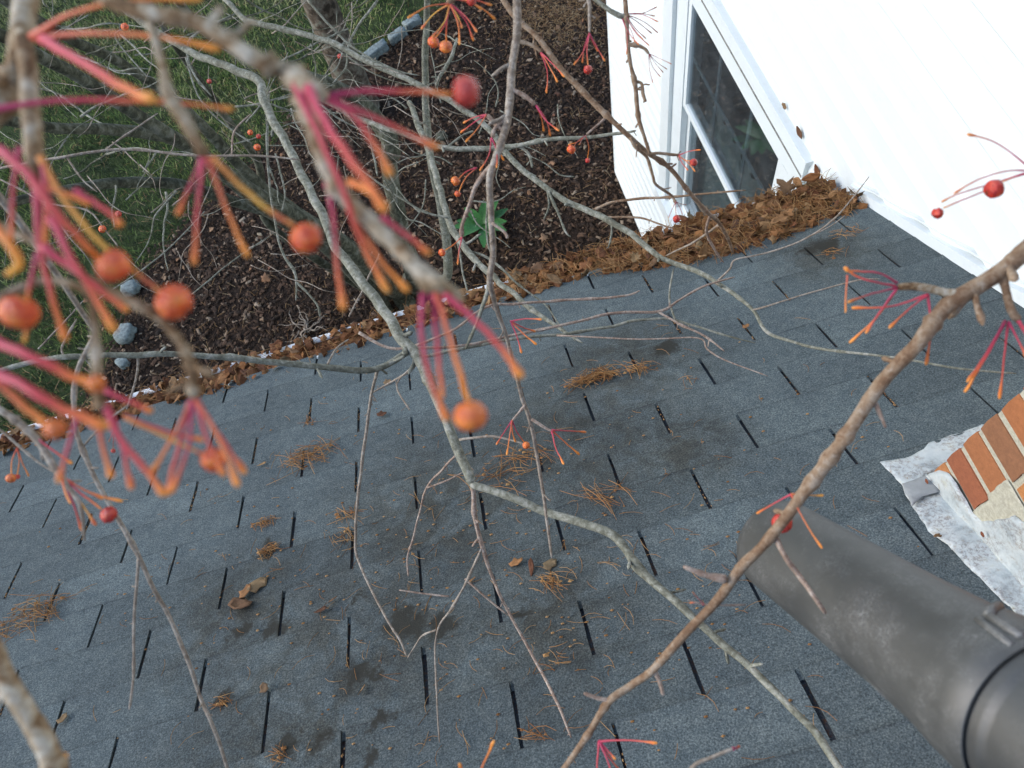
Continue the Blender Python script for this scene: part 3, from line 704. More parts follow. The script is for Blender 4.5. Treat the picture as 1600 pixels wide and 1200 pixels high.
# distinct leaves by the window and on the wall
put(LEAVES[0], 'gutter_leaf', roof_pt(1.36, VE + .02, .105), .034, 'upright brown leaf crowning the heap under the window corner', 'leaf', tilt=.2, nrm=Vector((-.5, -.7, .5)))
put(LEAVES[1], 'gutter_leaf', roof_pt(1.30, VE - .04, .07), .036, 'broad tan leaf on the heap just below the window sill end', 'leaf', tilt=.3)
for px, py, s, lab in ((1249, 207, .022, 'brown leaf wedged in the siding seam above the window'), (1225, 165, .013, 'small brown leaf scrap wedged highest in the siding seam'), (1277, 268, .024, 'brown triangular leaf stuck to the wall just above the heap')):
    r = ray(px, py); q = CAM + r * ((XW - .03 - CAM.x) / r.x)
    put(LEAVES[0] if s > .015 else LEAVES[2], 'wedged_leaf', q, s * 1.15, lab, 'leaf', nrm=Vector((-.7, -.4, .6)), tilt=.15, rot=.9, sx=.75)

# ------------------------------------------------------------------ litter on the shingles
def clump(px, py, n, spread, L, lab, ang=None, asp=.6):
    c = on_roof(px, py, .008); mb = MB(); n = int(n * .75); spread *= 1.2; L *= 1.12
    for i in range(n):
        a = (ang if ang is not None else random.uniform(0, 6.28)) + random.gauss(0, .75)
        e1 = Vector((1, 0, 0)); e2 = RUP
        p = e1 * random.gauss(0, spread) + e2 * random.gauss(0, spread * asp) + RN * random.uniform(.0, .010 * min(1.5, n / 40))
        d = e1 * math.cos(a) + e2 * math.sin(a) + RN * random.gauss(0, .12)
        needle_into(mb, p, d, L * random.uniform(.5, 1.5), random.uniform(.00045, .0009), random.random(), RN, .35)
    for i in range(n // 5):
        p = e1 * random.gauss(0, spread) + e2 * random.gauss(0, spread * asp) + RN * .004; s = random.uniform(.003, .008)
        a = random.uniform(0, 6.28); q = [e1 * math.cos(a + k * 1.57) * s + e2 * math.sin(a + k * 1.57) * s * .7 for k in range(4)]
        mb.add([p + t for t in q] + [p + RN * s * .7], [(k, (k+1) % 4, 4) for k in range(4)], [random.random()] * 5)
    o = mb.build('needle_clump', MT['needle_dry']); o.location = c; tag(o, lab, 'pine needles', 'needle clumps on the shingles'); return o
clump(482, 716, 90, .028, .07, 'large loose nest of pale pine needles left of centre on the roof', .6)
clump(60, 955, 80, .030, .07, 'nest of pine needles near the left edge of the roof', .5)
clump(20, 985, 24, .03, .08, 'few straight needles fanned out at the left edge of the roof', .5)
clump(930, 592, 170, .028, .050, 'dense rusty needle mat on the upper middle of the roof', .05, .25)
clump(995, 578, 36, .014, .06, 'upright tuft of needles beside the dense rusty mat', 1.3)
clump(415, 818, 40, .010, .03, 'small tight brown tuft left of a slot, uppermost of two', .8)
clump(420, 862, 44, .012, .03, 'small dark brown tuft just below another tuft', .1)
clump(780, 742, 36, .04, .08, 'scattered long needles beside the main branch fork', .3)
clump(830, 715, 30, .022, .06, 'needles and scraps under the hanging pale twig', 1.0)
clump(940, 775, 26, .018, .08, 'fan of long needles right of the hanging twig', .75)
clump(865, 910, 34, .012, .05, 'tangled knot of needles below the hanging twig tip', 1.2)
clump(485, 660, 10, .006, .06, 'thin bundle of needles standing over a slot', 1.0)
clump(545, 805, 22, .014, .045, 'needles caught against the thin upright twig', .9)
clump(540, 835, 18, .012, .035, 'rusty scraps left of the thin upright twig', .9)
clump(350, 1098, 24, .008, .022, 'tiny dark tuft low on the left of the roof', .8)
clump(870, 1030, 16, .014, .025, 'brown crumbs by the lower twig right of centre', .2)
clump(840, 1150, 16, .010, .03, 'brown crumbs near the bottom edge of the roof', .3)
clump(1320, 365, 26, .020, .035, 'orange needle scraps on the roof near the wall base', .6)
clump(1300, 395, 20, .018, .03, 'crumbs of needles below the end of the heap', .6)
clump(1075, 595, 8, .008, .03, 'few crumbs in a slot at the right of the dense mat', 1.2)
clump(437, 1180, 22, .012, .025, 'rusty crumbs at the bottom edge left of centre', .5)
mb = MB()                                              # stray needles and crumbs
for i in range(1000):
    px, py = random.gauss(720, 330), random.gauss(850, 190)
    if not (0 < px < 1450 and 480 < py < 1195): continue
    p = on_roof(px, py, .0085)
    if p.x > 1.4 or p.y > EY - .03: continue
    if random.random() < .45:
        needle_into(mb, p, Vector((1, 0, 0)) * math.cos(i) + RUP * math.sin(i), random.uniform(.015, .05), .0006, random.random(), RN, .4)
    else:
        s = random.uniform(.0015, .005); a = random.uniform(0, 6.28); q = [Vector((1, 0, 0)) * math.cos(a + k * 1.57) * s + RUP * math.sin(a + k * 1.57) * s * .6 for k in range(4)]
        mb.add([p + t for t in q] + [p + RN * s * .6], [(k, (k+1) % 4, 4) for k in range(4)], [random.random()] * 5)
mb2 = mb
# brown bits collected in some of the slots
for j in range(-15, 0):
    for i in range(-6, 5):
        if random.random() > .35: continue
        u = (i + (0 if j % 2 == 0 else .5)) * TAB
        if u > 1.45: continue
        for k in range(random.randint(5, 22)):
            p = roof_pt(u + random.uniform(-.003, .003), (j - random.random()) * EXPO, .0045); s = random.uniform(.0008, .0024); a = random.uniform(0, 6.28)
            q = [Vector((1, 0, 0)) * math.cos(a + k * 1.57) * s * .8 + RUP * math.sin(a + k * 1.57) * s * 1.7 for k in range(4)]
            mb.add([p + t for t in q] + [p + RN * s * .7], [(k, (k+1) % 4, 4) for k in range(4)], [random.random()] * 5)
tag(mb.build('roof_crumbs', MT['needle']), 'stray needles and brown crumbs strewn over the shingles', 'litter', kind='stuff')
for px, py, s, k, lab in ((377, 945, .024, 2, 'crumpled orange-brown leaf on the roof beside a slot at lower left'), (400, 912, .020, 5, 'curled tan leaf touching the crumpled leaf at lower left'), (383, 925, .014, 2, 'small leaf piece between two crumpled leaves at lower left'),
                      (501, 953, .014, 0, 'narrow tan leaf with a stem, left of the dark moss blot'), (518, 938, .010, 0, 'tiny curled leaf just right of the narrow tan leaf'), (596, 647, .012, 2, 'small brown cup-shaped leaf near the thin upright twig'),
                      (830, 886, .014, 0, 'pointed tan leaf, middle of three by the hanging twig tip'), (806, 879, .013, 2, 'rounded tan leaf left of the hanging twig tip'), (858, 881, .013, 5, 'tan leaf right under the hanging twig tip'),
                      (1466, 837, .012, 0, 'round rust-brown leaf against the white chimney flashing'), (413, 1076, .010, 2, 'small rust leaf above a slot low on the left'), (97, 1124, .010, 2, 'tan leaf scrap over a slot at the bottom left'),
                      (409, 725, .010, 0, 'small tan leaf at the foot of a slot left of the needle nest'), (565, 1078, .009, 0, 'pointed brown leaf by a dark moss blot, lower centre'), (605, 597, .010, 2, 'small rusty leaf where the eave twigs cross'), (735, 908, .010, 0, 'tan scrap under the thin fork of twigs'), (1165, 510, .008, 2, 'tiny brown scrap in a slot right of the long twig')):
    put(LEAVES[k], 'roof_leaf', on_roof(px, py, .014), s * 1.4, lab, 'leaf', nrm=RN, tilt=.25, sx=.6 if k == 0 else 1)

# ------------------------------------------------------------------ chimney
XC, YC = 1.003, 0.811
chim = empty('chimney', (XC, YC, 3.64)); tag(chim, 'brick chimney base with pale mortar at the right edge', 'chimney')
CO = Vector((XC, YC, 3.64))
def cbuild(mb, name, mat, parent=None, smooth=False):
    mb.v = [(a - CO.x, b - CO.y, c - CO.z) for a, b, c in mb.v]; return mb.build(name, mat, parent or chim, smooth)
mb = MB(); mb.box((XC + .0035, YC - .62, 3.4), (XC + .40, YC - .0025, 5.0)); cbuild(mb, 'mortar_core', MT['mortar'])
PT = .0762; HB = .0605
def brick(x0, x1, y0, y1, z, seed):
    rn = random.Random(seed); mb = MB(); j = lambda: rn.uniform(-.0011, .0011); c = .0012
    x0 += j(); y1 += j()
    mb.hexa([(x0 + c, y0 + j(), z + j()), (x1, y0 + j(), z + j()), (x1, y1 - c, z + j()), (x0 + c, y1 - c, z), (x0, y0 + c + j(), z + HB * .5), (x1, y0 + j(), z + HB * .5), (x1, y1, z + HB * .5), (x0, y1, z + HB * .5)])
    mb.hexa([(x0, y0 + c + j(), z + HB * .5), (x1, y0 + j(), z + HB * .5), (x1, y1, z + HB * .5), (x0, y1, z + HB * .5), (x0 + c, y0 + j(), z + HB + j()), (x1, y0 + j(), z + HB + j()), (x1, y1 - c, z + HB), (x0 + c, y1 - c, z + HB)])
    cbuild(mb, 'brick', MT['brick'])
sd_ = 0
for k in range(-2, 17):
    z = 3.744 + k * PT; y = YC; first = True
    head = k % 2 == 0 or k == 1
    lens = ([.095] if head else [.200]) + [.2] * 4
    if k == 1: lens = [.092, .2, .2, .2]
    for L in lens:
        y0 = y - L
        if y0 < YC - .63: y0 = YC - .62
        skip = (k <= 1 and not first)          # patched over with cement
        if not skip and y - y0 > .03:
            sd_ += 1; brick(XC, XC + .10, y0, y - (.0 if first else 0), z, sd_)
        y = y0 - .011; first = False
        if y < YC - .6: break
    x = XC + .112
    while x < XC + .38 and k >= 0:
        sd_ += 1; x1 = min(x + .2, XC + .40); brick(x, x1, YC - .1, YC, z, sd_); x = x1 + .011
def sheet(name, outline, nrm, thick, amp, mat, seed, cuts=5, parent=None, fs=18.0):
    bm = bmesh.new(); vs = [bm.verts.new(p) for p in outline]; f = bm.faces.new(vs); f.normal_update()
    if f.normal.dot(nrm) < 0: f.normal_flip()
    bmesh.ops.triangulate(bm, faces=bm.faces[:])
    for _ in range(cuts):
        lng = [e for e in bm.edges if e.calc_length() > .014]
        if not lng or len(bm.verts) > 6000: break
        bmesh.ops.subdivide_edges(bm, edges=lng, cuts=1, use_grid_fill=False); bmesh.ops.triangulate(bm, faces=bm.faces[:])
    for v in bm.verts:
        n1 = noise.noise(v.co * fs + Vector((seed, 0, 0))); n2 = noise.noise(v.co * fs * 3.3 + Vector((0, seed, 0)))
        jag = Vector((noise.noise(v.co * 60), noise.noise(v.co * 60 + Vector((9, 9, 9))), 0)) * .003 if v.is_boundary else Vector()
        v.co += nrm * (thick + amp * (n1 * .7 + n2 * .35)) + (jag - nrm * jag.dot(nrm))
    be = [e for e in bm.edges if e.is_boundary]
    ex = bmesh.ops.extrude_edge_only(bm, edges=be); nv = [g for g in ex['geom'] if isinstance(g, bmesh.types.BMVert)]
    for v in nv: v.co -= nrm * (thick + amp * .4)
    for v in bm.verts: v.co -= CO
    bmesh.ops.recalc_face_normals(bm, faces=bm.faces[:])
    me = bpy.data.meshes.new(name); bm.to_mesh(me); bm.free(); me.materials.append(mat)
    for p in me.polygons: p.use_smooth = True
    return link(name, me, parent or chim)
flat = [on_roof(x, y, .008) for x, y in ((1377, 723), (1415, 717), (1443, 703), (1450, 693), (1475, 684), (1500, 677), (1535, 664))]
flat += [Vector((XC + .26, YC + .008, 0)), Vector((XC + .002, YC + .008, 0))]
for p in flat[-2:]: p.z = 4.1 - p.y * math.tan(PITCH) + .009
flat += [on_roof(x, y, .008) for x, y in ((1425, 790), (1408, 757))]
sheet('apron_flashing', flat, RN, .002, .003, MT['flash'], 3)
side = [on_roof(x, y, .008) for x, y in ((1425, 789), (1450, 828), (1480, 851), (1520, 892), (1560, 930))]
side += [Vector((.955, .50, 0)), Vector((.952, .40, 0)), Vector((.95, .2, 0)), Vector((XC + .004, .2, 0)), Vector((XC + .004, YC + .008, 0))]
for p in side[5:]: p.z = 4.1 - p.y * math.tan(PITCH) + .009
sheet('side_flashing', side, RN, .003, .0045, MT['flash'], 8)
face = [(.818, 3.622), (.806, 3.700), (.790, 3.728), (.765, 3.742), (.735, 3.740), (.712, 3.738), (.694, 3.752), (.682, 3.79), (.672, 3.858), (.640, 3.888), (.60, 3.905), (.5, 3.965), (.4, 4.02), (.2, 4.13), (.2, 3.975), (.5, 3.80), (.65, 3.715)]
sheet('counter_flashing', [Vector((XC - .002, y, z)) for y, z in face], Vector((-1, 0, 0)), .004, .006, MT['flash'], 15, fs=14)
cem = [(.714, 3.735), (.7145, 3.806), (.722, 3.812), (.7235, 3.889), (.60, 3.893), (.45, 3.92), (.45, 3.70)]
sheet('cement_patch', [Vector((XC + .0005, y, z)) for y, z in cem], Vector((-1, 0, 0)), .0008, .002, MT['mortar'], 21)
sheet('metal_patch', [on_roof(x, y, .020) for x, y in ((1409, 757), (1448, 742), (1462, 752), (1468, 768), (1442, 775), (1426, 790))], RN, .001, .001, simple('grey_metal', (0.24, 0.25, 0.25), .6, .4, .15, 40), 31)
mb = MB(); pth = [on_roof(1378, 726, .016), on_roof(1392, 740, .016), on_roof(1410, 757, .016), on_roof(1428, 792, .014)]
for a, b, c in ((1447, 754, .013), (1533, 835, .014), (1549, 820, .012)):
    mb = MB(); p = at(a, b, 1.33); 
nails = [(1535, 835), (1448, 752)]
for a, b in nails:
    r = ray(a, b); p = CAM + r * ((XC - .016 - CAM.x) / r.x) ; mb = MB(); ring = []
    for q in range(8): ring.append(p + Vector((0, math.cos(q * .785), math.sin(q * .785))) * .0055)
    mb.add(ring + [p - Vector((.003, 0, 0))], [(q, (q + 1) % 8, 8) for q in range(8)]); cbuild(mb, 'nail_head', MT['calyx'])

# ------------------------------------------------------------------ leaf blower
def blower():
    far, near = at(1219, 853, .69), at(1622, 1128, .435)
    ax = (near - far); L = ax.length; ax.normalize()
    a = ax.cross(Vector((0, 0, 1))).normalized(); b = ax.cross(a)
    root = empty('leaf_blower', near); tag(root, 'scuffed black plastic leaf blower nozzle reaching in from the lower right', 'leaf blower')
    def rev(name, prof, mat, sides=72):
        mb = MB(); vs = []; k = len(prof)
        for t, r in prof:
            for q in range(sides):
                an = 2 * math.pi * q / sides; vs.append(far + ax * t + (a * math.cos(an) + b * math.sin(an)) * r - near)
        mb.add(vs, [(i*sides+q, (i+1)*sides+q, (i+1)*sides+(q+1) % sides, i*sides+(q+1) % sides) for i in range(k-1) for q in range(sides)])
        return mb.build(name, mat, root, True)
    rf = .0415
    outer = [(-.002, rf - .004), (-.004, rf - .002), (-.003, rf - .0005), (.004, rf), (L * .3, rf + .001), (L * .62, rf + .0025), (L * .78, rf + .0045), (L * .86, rf + .0075), (L * .93, rf + .0092), (L, rf + .0098), (L + .001, rf + .0085), (L - .004, rf + .0070)]
    noz = rev('nozzle_tube', outer, MT['plastic'])
    def rad_at(s):
        for (t0, r0), (t1, r1) in zip(outer[3:10], outer[4:10]):
            if t0 <= s <= t1: return r0 + (r1 - r0) * (s - t0) / (t1 - t0)
        return rf
    rev('inner_bore', [(-.002, rf - .004), (.05, rf - .0045), (L * .8, rf - .003), (L * .97, rf + .004)], MT['plastic2'])
    rr = rf + .0066
    rev('blower_tube', [(L - .03, rr), (L + .006, rr), (L + .0085, rr - .0005), (L + .0105, rr - .0018), (L + .013, rr - .0021), (L + .06, rr - .002), (L + .30, rr + .002)], MT['plastic2'])
    def hit(px, py, off=0.0):
        r = ray(px, py); best = None; t = .25
        while t < .9:
            p = CAM + r * t; s = (p - far).dot(ax); d = ((p - far) - ax * s).length
            R_ = rad_at(s)
            if -.0 < s < L * 1.02 and d < R_ + off: return p, ((p - far) - ax * s).normalized()
            t += .0012
        return None
    def ridge(name, pts, r):
        P = [hit(*q) for q in pts]; P = [q for q in P if q]
        if len(P) < 2: return
        mb = MB(); mb.tube([p + n_ * r * .05 - near for p, n_ in P], [r] * len(P), 8); mb.build(name, MT['plastic_worn'], noz, True)
    ridge('mould_mark', [(1343, 958), (1356, 969), (1372, 980), (1386, 989)], .0005)
    ridge('mould_mark', [(1396, 898), (1410, 905), (1428, 915), (1442, 925)], .0005)
    arc = [(1545, 964), (1549, 955), (1560, 948), (1575, 945), (1592, 946)]
    ridge('latch_rim', arc, .0034)
    ridge('latch_rim', [(1546, 964), (1560, 973), (1578, 984), (1597, 996)], .0030)
    ridge('latch_rim', [(1528, 968), (1545, 982), (1565, 997), (1582, 1010)], .0024)
    ridge('seam_ridge', [(1350, 1055), (1385, 1092), (1420, 1128), (1442, 1155)], .0007)
blower()

# ------------------------------------------------------------------ crabapple tree
tree = empty('crabapple_tree', (-0.45, 4.05, 0)); tag(tree, 'bare crabapple tree whose fruiting branches arch over the roof', 'tree')
TO = tree.location.copy()
def catmull(P, per=6):
    out = []
    n = len(P)
    for i in range(n - 1):
        p0, p1, p2, p3 = P[max(i-1, 0)], P[i], P[i+1], P[min(i+2, n-1)]
        for k in range(per):
            t = k / per; t2 = t * t; t3 = t2 * t
            out.append([.5 * (2*p1[c] + (-p0[c] + p2[c]) * t + (2*p0[c] - 5*p1[c] + 4*p2[c] - p3[c]) * t2 + (-p0[c] + 3*p1[c] - 3*p2[c] + p3[c]) * t3) for c in range(len(p1))])
    out.append(list(P[-1])); return out
K1 = Vector((-0.95, 1.75, 6.35))   # where the boughs leave the crown, above and behind the lens
def wpts(pts):                     # (x, y, depth, width px) -> (X, Y, Z, radius)
    return [(*at(x, y, d), .46 * wd * d / FPX) for x, y, d, wd in pts]
class Branch: pass
def branch(pts, mat, ext=None, knots=1.0, per=6, name='branch', spurs=0, parent=None):
    S = catmull(wpts(pts), per); V = []; RR = []
    NE = 0
    if ext:                        # the limb arches up and back to the crown, outside the frame
        P0 = Vector(S[0][:3]); r0 = S[0][3]; back = (P0 - Vector(S[min(4, len(S) - 1)][:3])).normalized()
        ctrl = P0 + back * .18 + Vector((0, 0, .55)); run = []; NE = 22; ks = random.random() * 30
        for k in range(NE):
            t = 1 - k / NE; q = P0 * (1 - t) ** 2 + ctrl * (2 * t * (1 - t)) + K1 * t * t
            q += Vector((noise.noise((t * 4, ks, 0)), noise.noise((t * 4, ks, 5)), noise.noise((t * 4, ks, 9)))) * .10 * t
            run.append([*q, r0 + (.006 + r0 * .6) * t])
        S = run + S
    sid = random.random() * 50; acc = 0
    for i, s in enumerate(S):
        p = Vector(s[:3]); r = max(.00035, s[3])
        if i: acc += (p - V[-1]).length
        jit = Vector((noise.noise((acc * 22, sid, 0)), noise.noise((acc * 22, sid, 7)), noise.noise((acc * 22, sid, 13)))) * r * .7 * knots
        kn = noise.noise((acc / (r * 9), sid, 3)); r2 = r * (1 + .16 * knots * kn + (.28 * knots if kn > .42 else 0))
        V.append(p + jit); RR.append(r2)
    RR[-1] *= .55
    mb = MB(); mb.tube([v - TO for v in V], RR, 10 if max(RR[NE:] or RR) > .0035 else 7, rough=.05 * knots)
    B = Branch(); B.pts = V; B.rad = RR
    # small woody buds and spurs belong to the branch itself
    n0 = NE
    for _ in range(spurs):
        i = random.randint(n0 + 1, len(V) - 2) if len(V) - 2 > n0 + 1 else 1
        t = (V[i+1] - V[i]).normalized(); s = (Vector((random.gauss(0, 1), random.gauss(0, 1), random.gauss(0, 1)))); s = (s - t * s.dot(t)).normalized()
        L = RR[i] * random.uniform(2.2, 6); d = (s + t * random.uniform(.2, .9)).normalized(); q = V[i] - TO; r = RR[i] * random.uniform(.32, .5)
        mb.tube([q, q + d * L * .5 + Vector((0, 0, random.gauss(0, .1) * L)), q + d * L * .9, q + d * L * 1.1], [r * 1.25, r, r * 1.15, r * .35], 6, rough=.12)
    B.o = mb.build(name, MT[mat], parent or tree, True)
    B.mat = mat; return B
def twig(B, pts, mat=None, knots=1.2, per=5, spurs=0):         # a side twig: a sub-part of its branch
    b = branch(pts, mat or B.mat, None, knots, per, 'twig', spurs, B.o); b.root = B.o; return b
def host(B): return getattr(B, 'root', B.o)
def stalk(B, pts, mat='st_pink', bulb=1.7, d2=None, name='fruit_stalk'):
    S = catmull(wpts(pts), 6); V = [Vector(s[:3]) - TO for s in S]; RR = [s[3] for s in S]; n = len(RR); sid = random.random() * 90
    RR = [r * .76 * (1.3 - .4 * min(1, i / n * 4)) * (1 + .13 * noise.noise((i * .8, sid, 2))) for i, r in enumerate(RR)]
    V = [v + Vector((noise.noise((i * .5, sid, 4)), noise.noise((i * .5, sid, 8)), 0)) * RR[i] * .5 for i, v in enumerate(V)]
    if bulb > 1:
        for k, f in ((-1, .75 * bulb), (-2, bulb), (-3, .5 + .5 * bulb)): RR[k] *= f
        tail = (V[-1] - V[-2]).normalized(); V.append(V[-1] + tail * RR[-1] * .6); RR.append(RR[-1] * .5)
    mb = MB(); mb.tube(V, RR, 8); return mb.build(name, MT[mat], host(B), True)
def berry_mesh(seed, mat, wrinkle):
    bm = bmesh.new(); bmesh.ops.create_icosphere(bm, subdivisions=3, radius=1)
    for v in bm.verts:
        c = v.co.copy(); z = c.z
        d = 1 + wrinkle * noise.noise(c * 2.6 + Vector((seed, 0, 0))) + wrinkle * .5 * noise.noise(c * 6 + Vector((0, seed, 0)))
        d -= .16 * math.exp(-((1 - abs(z)) / .05)) ; v.co = c * d; v.co.z *= .94
    me = bpy.data.meshes.new('berry'); bm.to_mesh(me); bm.free(); me.materials.append(MT[mat])
    for p in me.polygons: p.use_smooth = True
    return me
BM = {}
def berry(B, x, y, d, rpx, mat='berry', wr=.07, toward=None, sy=1.0):
    key = (mat, wr, random.randint(0, 2))
    if key not in BM: BM[key] = berry_mesh(key[2] * 9.1 + wr * 100, mat, wr)
    o = link('berry', BM[key], host(B)); c = at(x, y, d); r = rpx * d / FPX
    ax = (c - (toward if toward is not None else c + Vector((.1, .1, 1)))).normalized()
    q = ax.to_track_quat('Z', 'Y') @ Matrix.Rotation(random.uniform(0, 6.28), 3, 'Z').to_quaternion()
    o.matrix_world = Matrix.Translation(c - TO) @ q.to_matrix().to_4x4() @ Matrix.Diagonal((r, r * sy, r, 1))
    me = BM.get(('calyx',))
    if me is None:
        mb = MB()
        for k in range(5):
            an = k * 1.2566; e = Vector((math.cos(an), math.sin(an), 0)); s = Vector((-e.y, e.x, 0))
            mb.add([e * .02 - s * .07, e * .02 + s * .07, e * .26 + Vector((0, 0, .16))], [(0, 1, 2), (2, 1, 0)])
        mb.tube([Vector((0, 0, -.05)), Vector((0, 0, .06))], [.17, .13], 8)
        me = BM[('calyx',)] = mb.mesh('calyx', MT['calyx'])
    c2 = link('calyx', me, host(B)); c2.matrix_world = Matrix.Translation(c - TO + ax * r * .80) @ q.to_matrix().to_4x4() @ Matrix.Diagonal((r, r, r, 1))
    return o
def fan(B, x, y, d, tips, wd, mats=('st_pink', 'st_mag', 'st_org'), bulb=1.9, bow=.10, dz=.05):
    # a cluster of stalks from one spur; tips: (x, y[, berry radius])
    for i, tp in enumerate(tips):
        tx, ty = tp[0], tp[1]; d1 = d * (1 + random.uniform(-dz, dz)); L = math.hypot(tx - x, ty - y); k = random.uniform(-bow, bow) * L
        mx, my = (x + tx) / 2 - (ty - y) / max(L, 1) * k, (y + ty) / 2 + (tx - x) / max(L, 1) * k
        hasb = len(tp) > 2
        stalk(B, [(x, y, d, wd * 1.1), (mx, my, (d + d1) / 2, wd * .85), (tx, ty, d1, wd)], mats[i % len(mats)], 1.0 if hasb else bulb)
        if hasb:
            ux, uy = (tx - x) / max(L, 1), (ty - y) / max(L, 1)
            berry(B, tx + ux * tp[2] * .7, ty + uy * tp[2] * .7, d1, tp[2], tp[3] if len(tp) > 3 else 'berry_r', .10, toward=at(mx, my, (d + d1) / 2))

# --- stems standing in the bed
def stem(pts, mat='bark_stem', base=None):
    P = []
    if base is not None: P.append((*(base - Vector((0, 0, .08))), pts[0][3] * .5 * pts[0][2] / FPX * 1.15)); P.append((*(base + Vector((0, 0, .15))), pts[0][3] * .5 * pts[0][2] / FPX * 1.05))
    P += wpts(pts); S = catmull(P, 7); V = []; RR = []; P0 = Vector(S[-1][:3]); r0 = S[-1][3]; dr = (P0 - Vector(S[-6][:3])).normalized()
    ctrl = P0 + dr * .9 + Vector((0, 0, .5))
    for k in range(1, 15): t = k / 14; q = P0 * (1 - t) ** 2 + ctrl * (2 * t * (1 - t)) + K1 * t * t; S.append([*q, r0 * (1 - .5 * t)])
    sid = random.random() * 40
    for i, s in enumerate(S):
        r = s[3]; V.append(Vector(s[:3]) - TO + Vector((noise.noise((i * .3, sid, 1)), noise.noise((i * .3, sid, 5)), 0)) * r * .35); RR.append(r * (1 + .12 * noise.noise((i * .5, sid, 9))))
    mb = MB(); mb.tube(V, RR, 12, rough=.03); B = Branch(); B.o = mb.build('stem', MT[mat], tree, True); B.mat = mat; return B
b0 = Vector((-.45, 4.05, 0))
stem([(600, 440, 5.4, 30), (520, 372, 4.7, 27), (430, 322, 4.2, 26), (330, 252, 3.7, 24), (230, 190, 3.2, 24), (120, 118, 2.8, 22), (10, 60, 2.4, 22), (-120, 0, 2.0, 24)], base=b0)
stem([(570, 400, 5.2, 22), (470, 335, 4.7, 20), (390, 275, 4.3, 19), (300, 180, 3.8, 18), (200, 105, 3.4, 17), (100, 55, 3.0, 17), (-60, -40, 2.6, 17)], base=b0 + Vector((-.1, .1, 0)))
stem([(540, 390, 5.2, 24), (440, 345, 4.8, 22), (360, 282, 4.4, 22), (280, 222, 4.0, 20), (190, 204, 3.6, 20), (90, 200, 3.2, 18), (-40, 180, 2.8, 18)], base=b0 + Vector((-.15, -.05, 0)))
stem([(480, 365, 5.1, 18), (380, 320, 4.7, 18), (280, 290, 4.3, 20), (200, 285, 4.0, 18), (90, 300, 3.6, 16), (-40, 330, 3.2, 16)], base=b0 + Vector((-.2, 0, 0)))
stem([(650, 440, 5.6, 30), (620, 330, 5.2, 28), (608, 255, 5.0, 29), (612, 232, 4.9, 30), (592, 192, 4.8, 29), (550, 150, 4.6, 26), (480, 120, 4.3, 22), (400, 96, 3.9, 18), (310, 40, 3.5, 16), (240, -60, 3.1, 15)], base=b0 + Vector((.1, .1, 0)))
stem([(700, 430, 5.0, 16), (690, 330, 4.6, 14), (672, 240, 4.2, 13), (664, 130, 3.8, 12), (667, 25, 3.4, 11), (672, -60, 3.1, 10)], 'bark_grey', base=b0 + Vector((.25, .05, 0)))
stem([(430, 360, 5.0, 14), (410, 300, 4.7, 14), (400, 250, 4.5, 13), (330, 150, 4.0, 12), (260, 50, 3.5, 11), (200, -50, 3.0, 11)], base=b0 + Vector((-.25, .1, 0)))
# finer twigs in the depth of the crown
for i in range(46):
    x, y = random.uniform(20, 560), random.uniform(-20, 330); d = random.uniform(2.2, 4.4)
    if x > 420: y = random.uniform(-10, 190)
    a = random.choice((random.gauss(.65, .35), random.gauss(-.45, .4), random.gauss(2.0, .4))); L = random.uniform(60, 190); wd = random.uniform(1.6, 4.5)
    pts = []
    for k in range(6):
        pts.append((x, y, d, wd * (1 - .13 * k))); a += random.gauss(0, .22); x += math.cos(a) * L / 5; y += math.sin(a) * L / 5; d += random.gauss(-.03, .06)
    branch(pts, random.choice(('bark_grey', 'bark_stem', 'bark_grey')), None, 1.0, 3, 'crown_twig', spurs=2)
for i in range(110):
    x, y = random.uniform(0, 700), random.uniform(-10, 420); d = random.uniform(1.5, 3.0)
    if x + y > 900: y *= .4
    a = random.choice((random.gauss(.6, .4), random.gauss(-.5, .5), random.gauss(1.7, .4))); L = random.uniform(50, 150); wd = random.uniform(1.2, 2.6); pts = []
    for k in range(6):
        pts.append((x, y, d, wd * (1 - .12 * k))); a += random.gauss(0, .3); x += math.cos(a) * L / 5; y += math.sin(a) * L / 5; d += random.gauss(0, .04)
    branch(pts, random.choice(('bark_grey', 'bark_twig', 'bark_twig')), None, 1.2, 3, 'crown_twig', spurs=3)
for i in range(18):
    x, y = random.uniform(600, 900), random.uniform(150, 380); d = random.uniform(2.0, 3.6); a = random.uniform(0, 6.28); pts = []
    for k in range(5):
        pts.append((x, y, d, 2.6 - .35 * k)); a += random.gauss(0, .3); x += math.cos(a) * 22; y += math.sin(a) * 22
    branch(pts, 'bark_grey', None, 1.0, 3, 'crown_twig', spurs=2)

# --- foreground limbs close to the lens (out of focus)
D = .205
f1 = branch([(60, -90, .24, 36), (46, 0, .235, 36), (32, 70, .23, 38), (14, 135, .23, 40), (-25, 210, .23, 40), (-90, 330, .24, 40)], 'bark_fore', 'top', 1.5, spurs=3)
s1 = twig(f1, [(36, 55, .225, 30), (44, 110, .215, 31), (46, 165, .21, 32), (54, 235, .205, 30), (60, 285, .20, 24)], 'bark_fore', 1.2)
stalk(s1, [(50, 58, .215, 14), (110, 22, .205, 11), (200, 2, .20, 11), (312, -2, .20, 12)], 'st_org')
stalk(s1, [(60, 60, .215, 14), (140, 52, .205, 12), (250, 58, .20, 12), (342, 77, .20, 12)], 'st_org')
stalk(s1, [(68, 62, .21, 20), (130, 98, .19, 22), (190, 135, .18, 22), (238, 156, .175, 22)], 'st_pink', 1.35)
stalk(s1, [(-40, 180, .20, 14), (40, 162, .20, 14), (120, 157, .20, 14), (205, 158, .20, 13), (250, 158, .20, 12)], 'st_mag', 1.2)
